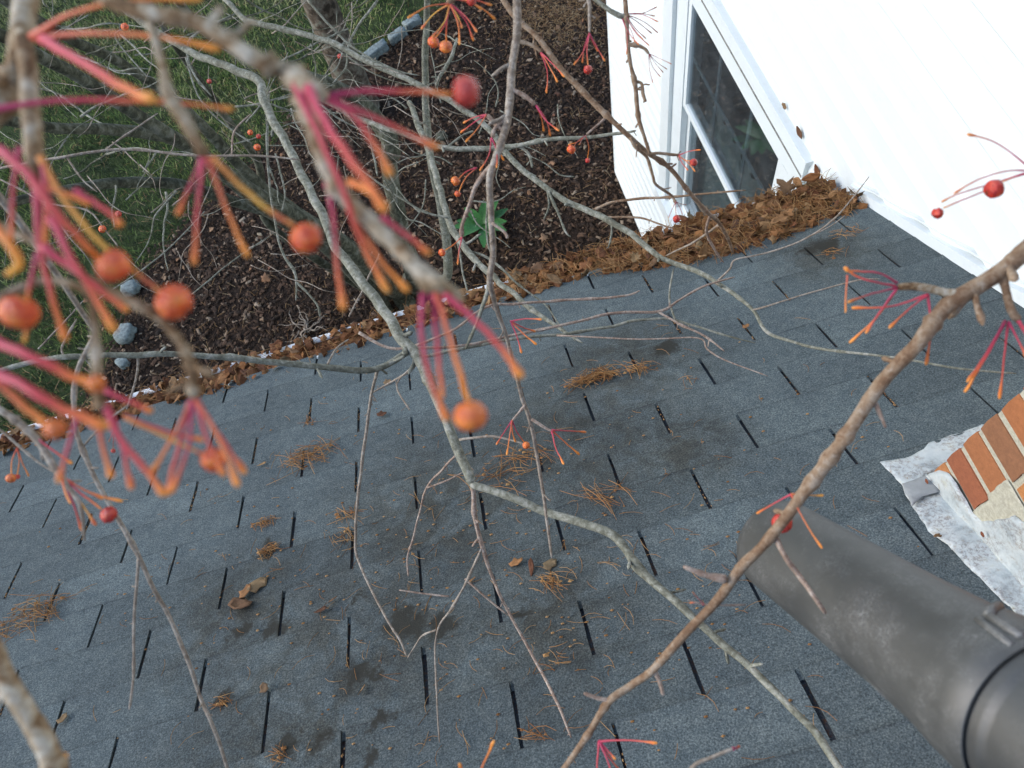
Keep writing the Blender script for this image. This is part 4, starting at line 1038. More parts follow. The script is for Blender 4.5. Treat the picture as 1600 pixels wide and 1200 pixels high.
stalk(f1, [(250, 158, .205, 12), (310, 164, .205, 10), (362, 170, .205, 10)], 'st_org')
f2 = branch([(90, -70, .20, 24), (175, 2, .20, 26), (250, 24, .20, 28), (318, 40, .20, 27), (395, 92, .20, 30), (452, 120, .205, 32), (474, 165, .205, 30), (505, 255, .20, 27), (535, 305, .20, 26), (590, 362, .20, 30), (640, 412, .20, 28), (680, 445, .20, 30), (722, 468, .205, 20)], 'bark_fore', 'top', 1.8, spurs=4)
twig(f2, [(322, 42, .20, 18), (335, 25, .20, 14), (345, 10, .20, 15)], 'bark_fore')
t1 = twig(f2, [(228, 10, .20, 16), (243, 60, .20, 16), (256, 110, .20, 17), (264, 148, .198, 24), (290, 190, .198, 24), (312, 228, .198, 18), (319, 246, .198, 15)], 'bark_fore', 1.2)
stalk(t1, [(316, 246, .198, 10), (300, 285, .20, 9), (277, 335, .20, 9)], 'st_mag')
stalk(t1, [(318, 246, .198, 11), (308, 330, .20, 10), (304, 412, .20, 10)], 'st_pink')
stalk(t1, [(324, 246, .198, 11), (352, 320, .20, 10), (386, 400, .20, 10)], 'st_org')
stalk(t1, [(332, 246, .198, 11), (375, 290, .20, 11), (420, 328, .20, 11), (458, 352, .20, 10)], 'st_yel', 1)
berry(t1, 478, 372, .20, 25, 'berry', .07, toward=at(420, 328, .20))
sc = twig(f2, [(455, 118, .205, 30), (490, 140, .20, 26), (515, 152, .20, 20)], 'bark_fore')
stalk(sc, [(505, 152, .20, 14), (560, 143, .20, 13), (630, 143, .20, 12), (706, 147, .20, 12)], 'st_mag', 1)
berry(sc, 728, 143, .20, 24, 'berry_r', .05, toward=at(640, 146, .20))
stalk(sc, [(520, 156, .20, 12), (600, 190, .20, 11), (684, 231, .20, 11)], 'st_pink')
stalk(f2, [(462, 132, .20, 17), (490, 195, .195, 16), (537, 300, .195, 15), (566, 380, .20, 14), (606, 455, .20, 13)], 'st_pink', 1.5)
stalk(f2, [(480, 140, .195, 20), (518, 205, .18, 20), (560, 268, .175, 20), (602, 328, .175, 18)], 'st_pink', 1.5)
stalk(f2, [(500, 150, .20, 16), (550, 178, .20, 15), (582, 222, .20, 15), (610, 272, .20, 14)], 'st_pink')
stalk(f2, [(512, 285, .20, 13), (520, 335, .20, 12), (526, 405, .20, 11), (536, 482, .20, 12)], 'st_mag')
stalk(f2, [(540, 315, .20, 14), (565, 360, .20, 12), (596, 408, .20, 11), (637, 453, .20, 12)], 'st_org')
stalk(f2, [(596, 340, .20, 14), (632, 366, .20, 12), (670, 395, .20, 12)], 'st_pink')
stalk(f2, [(548, 285, .19, 16), (580, 300, .185, 17), (602, 325, .185, 18)], 'st_bulb', 1.3)
ec = twig(f2, [(650, 420, .20, 26), (662, 440, .20, 24), (672, 458, .20, 20)], 'bark_fore')
stalk(ec, [(662, 458, .20, 13), (658, 520, .20, 12), (672, 590, .20, 11), (698, 655, .20, 12)], 'st_mag')
stalk(ec, [(676, 458, .20, 13), (682, 520, .205, 12), (686, 570, .205, 11), (692, 620, .205, 10)], 'st_mag', 1.2)
stalk(ec, [(682, 458, .20, 14), (700, 520, .20, 13), (718, 580, .20, 13), (733, 632, .20, 12)], 'st_org', 1)
berry(ec, 735, 650, .20, 27, 'berry_o', .02, toward=at(718, 560, .20))
stalk(ec, [(694, 460, .20, 15), (740, 498, .20, 15), (780, 540, .20, 15), (814, 588, .20, 15)], 'st_pink')
# left lower clusters
l1 = branch([(-120, 330, .21, 26), (-30, 350, .21, 20), (38, 372, .205, 14), (75, 396, .205, 14), (140, 440, .205, 13), (205, 474, .205, 16), (250, 500, .205, 16), (286, 540, .205, 16), (304, 585, .205, 18), (306, 622, .205, 16)], 'bark_fore', 'left', 1.8, spurs=4)
stalk(l1, [(-20, 225, .19, 22), (35, 262, .185, 22), (90, 335, .185, 21), (135, 385, .19, 18), (152, 402, .195, 15)], 'st_pink', 1)
berry(l1, 177, 415, .195, 27, 'berry', .08, toward=at(120, 370, .19))
stalk(s1, [(62, 245, .20, 13), (100, 312, .20, 13), (160, 382, .20, 13), (220, 432, .20, 12), (250, 455, .20, 11)], 'st_yel', 1)
berry(l1, 272, 472, .20, 29, 'berry', .06, toward=at(215, 428, .20))
stalk(l1, [(56, 290, .20, 16), (62, 385, .20, 15), (80, 460, .20, 14), (101, 530, .20, 13)], 'st_pink')
stalk(s1, [(30, 230, .20, 11), (20, 300, .20, 10), (17, 378, .20, 10)], 'st_mag', 1.1)
stalk(l1, [(58, 395, .20, 11), (48, 440, .20, 10), (42, 468, .20, 10)], 'st_mag', 1)
berry(l1, 30, 488, .20, 30, 'berry', .05, toward=at(50, 430, .20), sy=.9)
stalk(l1, [(42, 510, .20, 10), (40, 522, .20, 9), (38, 534, .20, 10)], 'st_bulb', 1.3)
stalk(l1, [(66, 385, .20, 17), (130, 430, .20, 16), (170, 465, .20, 14), (200, 484, .20, 13)], 'st_pink', 1.4)
stalk(s1, [(80, 340, .195, 17), (112, 405, .19, 17), (142, 452, .19, 16), (178, 516, .19, 15)], 'st_pink', 1.5)
stalk(l1, [(-20, 340, .19, 18), (10, 375, .185, 22), (30, 412, .185, 22), (12, 428, .185, 16)], 'st_bulb', 1.2)
stalk(s1, [(118, 298, .20, 14), (150, 318, .20, 13), (176, 336, .20, 14), (188, 352, .20, 14)], 'st_pink')
stalk(s1, [(70, 260, .20, 15), (72, 320, .20, 14), (70, 390, .20, 14)], 'st_pink', 1)
stalk(s1, [(48, 285, .20, 13), (95, 300, .20, 12), (140, 320, .20, 11)], 'st_org', 1.2)
fan(l1, 300, 625, .205, [(268, 768), (234, 744)], 10, ('st_mag', 'st_org'))
fan(l1, 306, 625, .205, [(350, 742), (371, 758), (382, 738)], 10, ('st_pink', 'st_org', 'st_pink'), bow=.05)
stalk(l1, [(296, 628, .21, 9), (285, 680, .21, 10), (268, 740, .21, 11), (262, 772, .21, 11)], 'st_pink')
berry(l1, 334, 718, .215, 21, 'berry', .14, toward=at(270, 690, .215), sy=.85)
stalk(l1, [(195, 652, .215, 8), (250, 678, .215, 9), (300, 702, .215, 8), (320, 712, .215, 8)], 'st_yel', 1)
stalk(l1, [(195, 650, .22, 8), (260, 674, .22, 8), (317, 688, .22, 8)], 'st_pink')
l2 = branch([(-140, 560, .2, 20), (-60, 500, .2, 18), (60, 440, .21, 14), (135, 455, .21, 13), (146, 500, .21, 14), (149, 560, .205, 16), (152, 610, .20, 18), (160, 640, .20, 22)], 'bark_fore', 'left', 1.1, spurs=1)
stalk(l2, [(-30, 525, .185, 22), (40, 552, .18, 24), (100, 582, .18, 24), (146, 600, .18, 22)], 'st_pink', 1.25)
berry(l2, 150, 600, .18, 15, 'berry_o', .06, toward=at(100, 582, .18))
stalk(l2, [(-30, 572, .18, 24), (40, 605, .175, 25), (100, 640, .175, 25), (165, 668, .175, 24)], 'st_pink', 1.25)
stalk(l2, [(-20, 580, .18, 18), (30, 628, .18, 18), (76, 664, .18, 18)], 'st_org', 1.2)
berry(l2, 86, 670, .18, 17, 'berry_o', .06, toward=at(40, 636, .18))
stalk(l2, [(162, 630, .2, 15), (190, 688, .2, 15), (230, 736, .2, 14), (256, 772, .2, 13)], 'st_pink')
stalk(l2, [(178, 655, .21, 10), (193, 705, .21, 9), (205, 762, .21, 10)], 'st_mag')
stalk(l2, [(155, 670, .21, 10), (163, 708, .21, 10), (174, 744, .21, 11)], 'st_org')
stalk(l2, [(165, 612, .21, 12), (205, 628, .21, 11), (236, 642, .21, 11)], 'st_pink')
stalk(l2, [(122, 648, .21, 10), (106, 700, .21, 10), (92, 752, .21, 10)], 'st_mag')
b3 = branch([(-120, 860, .25, 34), (-25, 985, .245, 33), (8, 1055, .24, 34), (42, 1118, .24, 34), (72, 1180, .24, 38), (95, 1250, .24, 34)], 'bark_fore', 'low', .7, spurs=0)
twig(b3, [(14, 1075, .24, 20), (-4, 1092, .24, 18), (-30, 1120, .24, 16)], 'bark_fore')
fan(b3, 85, 1195, .24, [(102, 1180)], 16, ('st_bulb',), 1.3)
# mid-left sharper twigs
t4 = branch([(-90, 590, .42, 13), (-5, 640, .42, 12), (30, 664, .42, 13), (60, 692, .42, 12), (84, 728, .42, 12), (98, 748, .42, 11), (112, 768, .42, 7), (126, 792, .42, 6), (132, 845, .43, 5)], 'bark_twig', 'left', 1.3, spurs=3)
fan(t4, 98, 746, .42, [(190, 783), (160, 779), (150, 820), (128, 828), (110, 786, 0.1)], 5, ('st_org', 'st_pink', 'st_yel', 'st_mag'))
stalk(t4, [(100, 748, .42, 5), (128, 772, .42, 5), (158, 795, .42, 5)], 'st_pink', 1); berry(t4, 170, 804, .42, 13, 'berry_r', .1, toward=at(110, 765, .42))
stalk(t4, [(50, 680, .42, 6), (85, 705, .42, 5), (112, 724, .42, 6)], 'st_pink')
t5 = branch([(-60, 640, .6, 5), (0, 672, .6, 5), (28, 695, .6, 5), (60, 722, .6, 4), (85, 738, .6, 3)], 'bark_twig', 'left', 1.2, spurs=1)
fan(t5, 27, 700, .6, [(18, 742, 7.5, 'berry_o'), (27, 742, 4, 'berry_r'), (45, 744)], 3, ('st_org',), 1.3)
t6 = branch([(150, 520, .62, 8), (122, 575, .62, 8), (116, 620, .62, 8), (119, 668, .62, 8), (128, 700, .62, 8), (150, 750, .62, 8), (186, 812, .63, 8), (215, 868, .64, 8), (238, 918, .65, 7), (265, 965, .66, 7), (292, 1030, .67, 7), (314, 1090, .68, 6), (332, 1132, .68, 6), (358, 1210, .7, 5)], 'bark_twig', 'left', 1.0, spurs=8)
twig(t6, [(217, 875, .64, 5), (212, 930, .65, 5), (209, 1000, .66, 4), (208, 1060, .66, 4), (203, 1108, .66, 4)], 'bark_twig', spurs=4)
twig(t6, [(128, 700, .62, 4), (165, 660, .62, 4), (205, 630, .62, 3)], 'bark_twig')
fan(t6, 178, 670, .62, [(177, 702, 3.5, 'berry_r'), (170, 690), (186, 692)], 2, ('st_dim',), 1.3)

# --- sharp branches across the middle distance
m1 = branch([(-80, 285, 1.25, 5), (0, 264, 1.25, 5), (80, 248, 1.2, 5), (165, 235, 1.2, 5), (215, 234, 1.2, 5), (300, 243, 1.2, 4.5), (400, 243, 1.2, 4), (470, 250, 1.2, 3)], 'bark_twig', 'left', 1.0, spurs=5)
twig(m1, [(165, 234, 1.2, 3.5), (205, 205, 1.2, 3), (246, 177, 1.2, 2.5)]); twig(m1, [(105, 247, 1.2, 3.5), (130, 282, 1.2, 3), (152, 300, 1.2, 2)]); twig(m1, [(362, 243, 1.2, 3), (366, 205, 1.2, 3), (392, 178, 1.2, 2.5)], 'bark_rose')
m2 = branch([(200, 20, 1.75, 12), (292, 78, 1.65, 12), (340, 98, 1.6, 13), (400, 124, 1.55, 15), (412, 155, 1.52, 15), (440, 215, 1.48, 15), (470, 270, 1.44, 15), (500, 330, 1.4, 16), (526, 388, 1.36, 16), (560, 430, 1.33, 17), (592, 476, 1.3, 17), (626, 526, 1.27, 19), (652, 562, 1.25, 20), (682, 622, 1.22, 17), (710, 692, 1.2, 17), (738, 758, 1.18, 18)], 'bark_grey', 'left', .8, spurs=5)
twig(m2, [(738, 758, 1.18, 14), (790, 772, 1.16, 14), (860, 801, 1.14, 14), (945, 830, 1.1, 15), (975, 855, 1.08, 14), (1000, 890, 1.06, 14), (1060, 945, 1.02, 14), (1110, 990, 1.0, 13), (1180, 1050, .96, 13), (1230, 1100, .93, 13), (1276, 1150, .9, 14), (1320, 1215, .87, 13)], 'bark_grey', .9, 6, 5)
twig(m2, [(738, 756, 1.18, 9), (741, 800, 1.2, 8), (752, 850, 1.22, 8), (766, 892, 1.24, 6), (786, 940, 1.26, 5), (812, 988, 1.27, 5), (842, 1042, 1.26, 5), (872, 1102, 1.22, 5), (892, 1152, 1.2, 4)], 'bark_rose', 1.1, 5, 6)
twig(m2, [(752, 856, 1.22, 4), (730, 908, 1.25, 4), (702, 955, 1.28, 4), (683, 985, 1.3, 3.5), (680, 1040, 1.28, 3), (684, 1110, 1.26, 3), (687, 1160, 1.25, 2.5)], 'bark_twig')
twig(m2, [(726, 904, 1.25, 4), (755, 930, 1.25, 3.5), (792, 960, 1.25, 3)], 'bark_rose'); twig(m2, [(702, 932, 1.27, 3.5), (660, 927, 1.27, 3), (624, 922, 1.27, 2.5)], 'bark_rose')
twig(m2, [(682, 985, 1.3, 3), (660, 993, 1.32, 3), (648, 1010, 1.33, 3), (636, 1028, 1.34, 2.5)], 'bark_twig'); twig(m2, [(718, 687, 1.19, 5), (770, 682, 1.17, 4), (820, 694, 1.16, 3)], 'bark_twig', spurs=2)
twig(m2, [(712, 712, 1.2, 4), (690, 735, 1.25, 4), (668, 760, 1.3, 4), (656, 800, 1.34, 3.5), (644, 845, 1.36, 3.5), (637, 872, 1.37, 3), (638, 900, 1.37, 3)], 'bark_rose'); twig(m2, [(668, 762, 1.3, 3), (700, 750, 1.28, 3), (722, 738, 1.27, 2)], 'bark_rose')
m3 = branch([(-80, 600, 1.1, 9), (0, 580, 1.1, 9), (60, 563, 1.1, 9), (130, 557, 1.1, 10), (250, 553, 1.12, 10), (320, 556, 1.14, 10), (400, 563, 1.17, 11), (480, 571, 1.2, 11), (560, 578, 1.23, 11), (598, 575, 1.25, 11), (626, 555, 1.26, 12), (642, 543, 1.26, 13)], 'bark_grey', 'left', .9, spurs=5)
twig(m3, [(512, 570, 1.22, 4), (525, 545, 1.25, 3.5), (545, 530, 1.27, 2.5)], 'bark_twig'); twig(m3, [(216, 555, 1.12, 5), (214, 580, 1.12, 4), (206, 618, 1.12, 4), (198, 640, 1.12, 3)], 'bark_twig'); twig(m3, [(100, 556, 1.1, 4), (98, 540, 1.1, 4), (120, 498, 1.1, 3)], 'bark_twig')
twig(m3, [(590, 577, 1.25, 6), (582, 610, 1.3, 5), (575, 652, 1.34, 5.5), (567, 712, 1.38, 5.5), (560, 768, 1.4, 5), (556, 830, 1.42, 5), (556, 862, 1.42, 4.5), (570, 900, 1.4, 4), (600, 960, 1.36, 4), (625, 1000, 1.34, 4), (636, 1026, 1.33, 3)], 'bark_twig', 1.1, 6, 7)
m4 = branch([(812, -90, .8, 15), (808, 0, .8, 14), (805, 60, .8, 14), (800, 120, .8, 14), (794, 168, .8, 14), (785, 218, .8, 14), (775, 248, .8, 13), (765, 282, .8, 12), (768, 335, .82, 11), (770, 388, .84, 11), (765, 440, .86, 11), (776, 482, .9, 8), (790, 522, .93, 7), (802, 566, .96, 6.5), (816, 622, 1.0, 7), (826, 652, 1.02, 7), (836, 692, 1.04, 6.5), (846, 752, 1.06, 6), (854, 812, 1.07, 5), (862, 872, 1.08, 4)], 'bark_twig', 'top', .9, spurs=7)
twig(m4, [(765, 440, .86, 9), (752, 486, .9, 7), (742, 512, .92, 6), (728, 545, .94, 4)], 'bark_grey'); twig(m4, [(776, 250, .8, 10), (748, 285, .82, 8), (732, 320, .83, 7), (722, 350, .84, 6), (722, 372, .84, 6)], 'bark_rose', spurs=2)
twig(m4, [(787, 205, .8, 8), (770, 190, .8, 8), (762, 180, .8, 8)], 'bark_rose'); q4 = twig(m4, [(790, 185, .8, 8), (772, 200, .8, 7), (768, 215, .8, 8)], 'bark_rose')
fan(m4, 760, 179, .8, [(724, 192), (720, 207), (728, 221)], 3, bow=.15); fan(q4, 768, 215, .8, [(750, 266), (776, 262), (787, 250)], 3)
twig(m4, [(800, 140, .8, 8), (820, 150, .8, 8), (838, 165, .8, 7)], 'bark_rose'); fan(m4, 838, 165, .8, [(860, 212), (873, 204), (850, 205)], 3)
fan(m4, 722, 370, .84, [(694, 392, 6, 'berry'), (715, 413)], 3, ('st_org', 'st_pink'), 1.4); fan(m4, 745, 262, .82, [(716, 280, 7.5, 'berry_o'), (717, 300, 5, 'berry')], 3, ('st_pink', 'st_org'))
fan(m4, 798, 502, .92, [(846, 499), (815, 551), (838, 538), (836, 518)], 3.4, bow=.08); q5 = twig(m4, [(830, 655, 1.02, 6), (850, 668, 1.02, 5), (862, 674, 1.02, 4)], 'bark_rose')
fan(q5, 862, 672, 1.02, [(915, 675), (905, 710), (881, 725)], 3.4, ('st_pink', 'st_org'), bow=.08); q6 = twig(m4, [(820, 632, 1.0, 5), (810, 645, 1.0, 4), (800, 657, 1.0, 4)], 'bark_rose'); fan(q6, 800, 657, 1.0, [(776, 694), (792, 710), (820, 692, 6, 'berry_o'), (805, 690)], 3, ('st_mag', 'st_org'))
twig(m4, [(768, 348, .82, 6), (788, 362, .82, 5), (793, 372, .82, 5)], 'bark_rose')
m5 = branch([(740, -60, .95, 10), (800, 18, .95, 10), (840, 60, .95, 10), (882, 112, .95, 10), (930, 160, .95, 11), (962, 196, .95, 9), (1000, 230, .96, 9), (1048, 264, .98, 8), (1076, 300, 1.0, 7), (1102, 330, 1.03, 7), (1126, 352, 1.08, 6.5), (1145, 395, 1.15, 5)], 'bark_brown', 'top', 1.1, spurs=10)
twig(m5, [(1110, 335, 1.04, 5), (1105, 362, 1.08, 5), (1118, 392, 1.12, 4), (1130, 410, 1.15, 3)], 'bark_rose', spurs=2)
twig(m5, [(985, 215, .95, 5), (992, 230, .95, 5), (1010, 245, .96, 6), (1020, 275, .97, 5), (1025, 290, .98, 5), (1050, 305, 1.0, 5), (1057, 318, 1.0, 4)], 'bark_brown', 1.4, spurs=4)
fan(m5, 1056, 315, 1.0, [(1057, 338, 6, 'berry_r'), (1045, 340), (1066, 335), (1072, 320)], 1.8, ('st_dim',), 1.3)
q7 = twig(m5, [(1015, 240, .96, 6), (1030, 240, .96, 5), (1048, 243, .96, 5), (1060, 243, .96, 4)], 'bark_brown', 1.4, spurs=3); fan(q7, 1060, 243, .96, [(1094, 234), (1080, 252, 6, 'berry_r'), (1075, 266), (1086, 268)], 2.4, ('st_pink', 'st_org'), 1.6)
twig(m5, [(1126, 350, 1.08, 4), (1080, 380, 1.15, 3.5), (1040, 400, 1.2, 2.5)], 'bark_twig')
q8 = twig(m5, [(805, 65, .95, 8), (825, 70, .95, 7), (845, 82, .95, 7)], 'bark_brown', 1.3, spurs=2); fan(q8, 845, 82, .95, [(854, 145), (871, 128), (882, 120)], 3, ('st_pink', 'st_org'))
q9 = branch([(905, -60, .8, 8), (920, 0, .8, 7), (921, 25, .8, 6), (921, 50, .8, 5)], 'bark_twig', 'top', 1.3, spurs=2); fan(q9, 921, 52, .8, [(897, 101), (910, 98), (919, 104, 7, 'berry_r'), (945, 95), (934, 80)], 2.6, ('st_pink', 'st_mag'), 1.8)
qa = twig(m5, [(945, 185, .95, 5), (930, 198, .95, 4), (916, 210, .95, 4)], 'bark_rose'); fan(qa, 915, 212, .95, [(896, 230, 7, 'berry'), (918, 248, 4, 'berry_r'), (905, 226), (888, 226)], 2, ('st_dim', 'st_org'), 1.4)
r5 = branch([(972, -70, .9, 9), (975, 0, .9, 8), (978, 50, .9, 7), (984, 95, .91, 6.5), (992, 128, .92, 7), (998, 180, .93, 7), (1008, 215, .94, 6), (1015, 240, .95, 6)], 'bark_brown', 'top', 1.2, spurs=8)
twig(r5, [(920, -10, .9, 8), (945, 12, .9, 8), (966, 24, .9, 10), (976, 24, .9, 10)], 'bark_grey', 1.4); fan(r5, 977, 22, .9, [(1026, 11), (1023, 25), (1028, 34), (1018, 52), (1028, 51), (1005, 62), (1009, 60), (1014, 71)], 1.9, ('st_dim', 'st_dim', 'st_mag'), 1.7, .12)
fan(r5, 972, 28, .9, [(979, 85), (992, 66), (998, 70)], 1.8, ('st_mag', 'st_dim'), 1.7); qb = twig(r5, [(982, 70, .9, 6), (996, 71, .9, 6), (1008, 76, .9, 5), (1014, 83, .9, 5)], 'bark_brown', 1.5); fan(qb, 1014, 84, .9, [(1020, 129), (1032, 120), (1036, 113), (1042, 108), (1049, 100)], 1.5, ('st_dim',), 1.7)
twig(r5, [(994, 128, .92, 6), (1003, 131, .92, 5), (1006, 148, .92, 6), (1010, 160, .92, 5)], 'bark_brown', 1.5, spurs=3)
m6 = branch([(440, 120, 1.7, 9), (500, 152, 1.6, 9), (545, 178, 1.55, 9), (600, 200, 1.5, 9), (650, 215, 1.48, 9), (690, 230, 1.46, 9), (740, 232, 1.45, 9), (800, 228, 1.43, 8), (860, 218, 1.4, 7), (930, 213, 1.38, 6), (975, 207, 1.36, 5), (994, 204, 1.35, 3)], 'bark_grey', None, .9, spurs=5)
twig(m6, [(810, 228, 1.43, 5), (825, 240, 1.43, 5), (832, 262, 1.43, 4)], 'bark_grey', spurs=2); twig(m6, [(700, 228, 1.46, 4), (722, 212, 1.46, 3.5), (740, 205, 1.46, 3)], 'bark_grey'); twig(m6, [(575, 190, 1.52, 4), (582, 235, 1.52, 3.5), (590, 275, 1.5, 3)], 'bark_grey')
m7 = branch([(300, -60, 2.1, 9), (370, 18, 2.05, 9), (400, 36, 2.0, 10), (500, 60, 1.95, 10), (575, 96, 1.9, 10), (662, 136, 1.85, 10), (726, 172, 1.8, 10), (764, 202, 1.78, 10), (800, 250, 1.75, 10), (862, 300, 1.7, 10), (912, 327, 1.66, 11), (956, 346, 1.62, 11), (1000, 376, 1.58, 10), (1038, 405, 1.54, 9), (1088, 423, 1.5, 9), (1120, 440, 1.47, 8), (1150, 462, 1.43, 7), (1176, 484, 1.4, 6), (1200, 520, 1.38, 6), (1250, 537, 1.34, 5), (1300, 548, 1.3, 5), (1388, 557, 1.25, 4), (1500, 576, 1.2, 4), (1588, 583, 1.18, 3)], 'bark_grey', 'left', .8, spurs=6)
twig(m7, [(925, 330, 1.66, 5), (950, 318, 1.63, 4.5), (1000, 310, 1.6, 4.5), (1045, 308, 1.57, 4), (1165, 297, 1.5, 3)], 'bark_brown', spurs=4); twig(m7, [(945, 340, 1.63, 4), (1000, 340, 1.6, 3.5), (1030, 350, 1.58, 3), (1044, 356, 1.57, 2)], 'bark_brown', spurs=3)
twig(m7, [(956, 346, 1.62, 4.5), (955, 365, 1.62, 4), (950, 388, 1.62, 3)], 'bark_grey'); twig(m7, [(858, 300, 1.7, 5), (872, 335, 1.68, 4), (884, 362, 1.66, 3), (892, 370, 1.66, 2.5)], 'bark_grey'); twig(m7, [(856, 298, 1.7, 4), (857, 325, 1.7, 4), (850, 342, 1.7, 3)], 'bark_grey')
twig(m7, [(1175, 485, 1.4, 3.5), (1200, 478, 1.38, 3), (1250, 462, 1.36, 2.5), (1340, 438, 1.33, 2.5), (1375, 436, 1.32, 2)], 'bark_twig'); twig(m7, [(1120, 440, 1.47, 4), (1140, 420, 1.46, 3.5), (1150, 405, 1.45, 3), (1200, 395, 1.44, 3), (1260, 372, 1.42, 3), (1300, 345, 1.4, 3), (1330, 312, 1.4, 2.5), (1358, 276, 1.4, 1.5)], 'bark_twig'); twig(m7, [(1260, 372, 1.42, 2), (1300, 352, 1.42, 2), (1322, 335, 1.42, 1)], 'bark_twig')
m9 = branch([(640, 160, 2.3, 9), (662, 215, 2.2, 11), (676, 255, 2.1, 11), (688, 300, 2.05, 12), (706, 354, 2.0, 12), (728, 390, 1.95, 12), (762, 424, 1.9, 11), (785, 444, 1.87, 10), (812, 468, 1.83, 9), (842, 491, 1.8, 8), (882, 518, 1.76, 6), (910, 536, 1.74, 3)], 'bark_grey', None, .9, spurs=5)
twig(m9, [(728, 390, 1.95, 5), (762, 402, 1.93, 4.5), (790, 425, 1.9, 4), (810, 445, 1.88, 3.5), (850, 475, 1.85, 3), (872, 505, 1.83, 2.5), (882, 515, 1.83, 2)], 'bark_grey'); twig(m9, [(700, 340, 2.0, 4), (660, 330, 2.0, 4), (612, 300, 2.0, 3.5), (560, 262, 2.0, 3)], 'bark_grey')
twig(m9, [(714, 372, 1.98, 4), (722, 420, 1.98, 3.5), (730, 455, 1.97, 3)], 'bark_grey'); twig(m9, [(765, 282, 1.95, 4), (760, 360, 1.95, 3.5), (768, 400, 1.93, 3)], 'bark_grey')
# thin pale shoots hanging just over the shingles
rs = branch([(560, 520, 1.5, 6), (620, 545, 1.5, 5), (700, 520, 1.5, 5), (760, 480, 1.52, 4.5), (800, 475, 1.53, 4.5), (870, 470, 1.54, 4.5), (970, 463, 1.54, 4), (1000, 454, 1.54, 2.5)], 'bark_rose', None, .9, spurs=4)
rt2 = branch([(640, 545, 1.3, 6), (720, 540, 1.34, 5), (800, 524, 1.38, 5), (890, 506, 1.4, 5), (960, 488, 1.42, 5), (1028, 487, 1.43, 5), (1060, 470, 1.44, 4), (1100, 448, 1.45, 4), (1148, 433, 1.46, 3)], 'bark_rose', None, .9, spurs=5)
twig(rt2, [(1028, 487, 1.43, 4), (1060, 505, 1.42, 4), (1100, 525, 1.41, 3.5), (1132, 549, 1.4, 2.5)], 'bark_rose', spurs=2)
rt3 = branch([(650, 560, 1.45, 6), (720, 545, 1.47, 6), (800, 530, 1.5, 5.5), (880, 522, 1.52, 5.5), (950, 511, 1.53, 5), (1000, 500, 1.53, 5), (1045, 498, 1.53, 4), (1090, 511, 1.52, 3.5), (1140, 526, 1.5, 3), (1180, 536, 1.5, 2)], 'bark_grey', None, .9, spurs=5)
twig(rt3, [(1055, 500, 1.52, 3.5), (1046, 470, 1.52, 3.5), (1052, 420, 1.52, 3)], 'bark_grey'); twig(rt3, [(870, 524, 1.5, 3), (1000, 530, 1.46, 2.5), (1090, 528, 1.44, 2.5), (1105, 545, 1.43, 3), (1132, 562, 1.42, 2.5), (1200, 588, 1.4, 1.5)], 'bark_rose')
# background twigs over the soil
for pts in ([(420, 140, 2.4, 4), (418, 240, 2.4, 4), (425, 320, 2.4, 4), (440, 390, 2.4, 4), (462, 430, 2.4, 4), (462, 470, 2.4, 3)], [(462, 440, 2.4, 3.5), (495, 475, 2.4, 3.5), (500, 495, 2.4, 2.5)], [(150, 470, 2.6, 2.5), (250, 400, 2.6, 2.5), (320, 330, 2.6, 2.5)], [(430, 240, 2.4, 3), (445, 300, 2.4, 3), (440, 330, 2.4, 3)], [(300, 460, 2.6, 2.5), (360, 410, 2.6, 2.5), (420, 370, 2.6, 2)], [(330, 150, 2.3, 3), (300, 110, 2.3, 3.5), (298, 60, 2.3, 3.5), (370, 20, 2.3, 4)], [(290, 90, 2.2, 3), (310, 150, 2.2, 3), (345, 190, 2.2, 3), (395, 225, 2.2, 2.5)],
            [(480, 0, 2.3, 4), (520, 45, 2.3, 4), (560, 80, 2.3, 3.5), (620, 110, 2.3, 3), (655, 118, 2.3, 2)], [(590, 0, 2.4, 4), (560, 40, 2.4, 4), (545, 70, 2.4, 4), (540, 105, 2.4, 3), (520, 130, 2.4, 3)], [(715, 60, 2.6, 5), (705, 90, 2.6, 6), (690, 115, 2.6, 6), (682, 135, 2.6, 5)], [(440, 95, 2.2, 3), (500, 65, 2.2, 3.5), (545, 45, 2.2, 3)], [(0, 280, 1.6, 3), (30, 295, 1.6, 3), (75, 318, 1.6, 3), (135, 328, 1.6, 3), (165, 360, 1.6, 2.5), (185, 385, 1.6, 2)],
            [(60, 545, 1.5, 3), (90, 515, 1.5, 3), (130, 470, 1.5, 2.5)], [(560, 470, 1.6, 3), (572, 440, 1.6, 3), (590, 405, 1.6, 3), (592, 395, 1.6, 2)], [(545, 495, 1.6, 3.5), (560, 465, 1.6, 3), (572, 448, 1.6, 3)], [(640, 640, 1.4, 3), (620, 600, 1.42, 3), (655, 565, 1.4, 3)], [(580, 615, 1.45, 3), (605, 600, 1.45, 3.5), (640, 580, 1.42, 3), (652, 565, 1.4, 3)]):
    branch(pts, 'bark_grey' if pts[0][2] > 2 else 'bark_twig', None, 1.1, 4, 'crown_twig', spurs=3)
bb = branch([(230, 120, 1.9, 2.5), (180, 60, 1.9, 2.5), (195, 45, 1.9, 2.5)], 'bark_grey', None, 1, 4, 'crown_twig')
for x, y, rr in ((195, 42, 6), (327, 127, 4), (391, 207, 4.5), (404, 213, 4), (402, 230, 5.5), (531, 88, 4), (185, 334, 5), (160, 358, 6)): berry(bb, x, y, 1.6, rr, random.choice(('berry', 'berry_r')), .08)
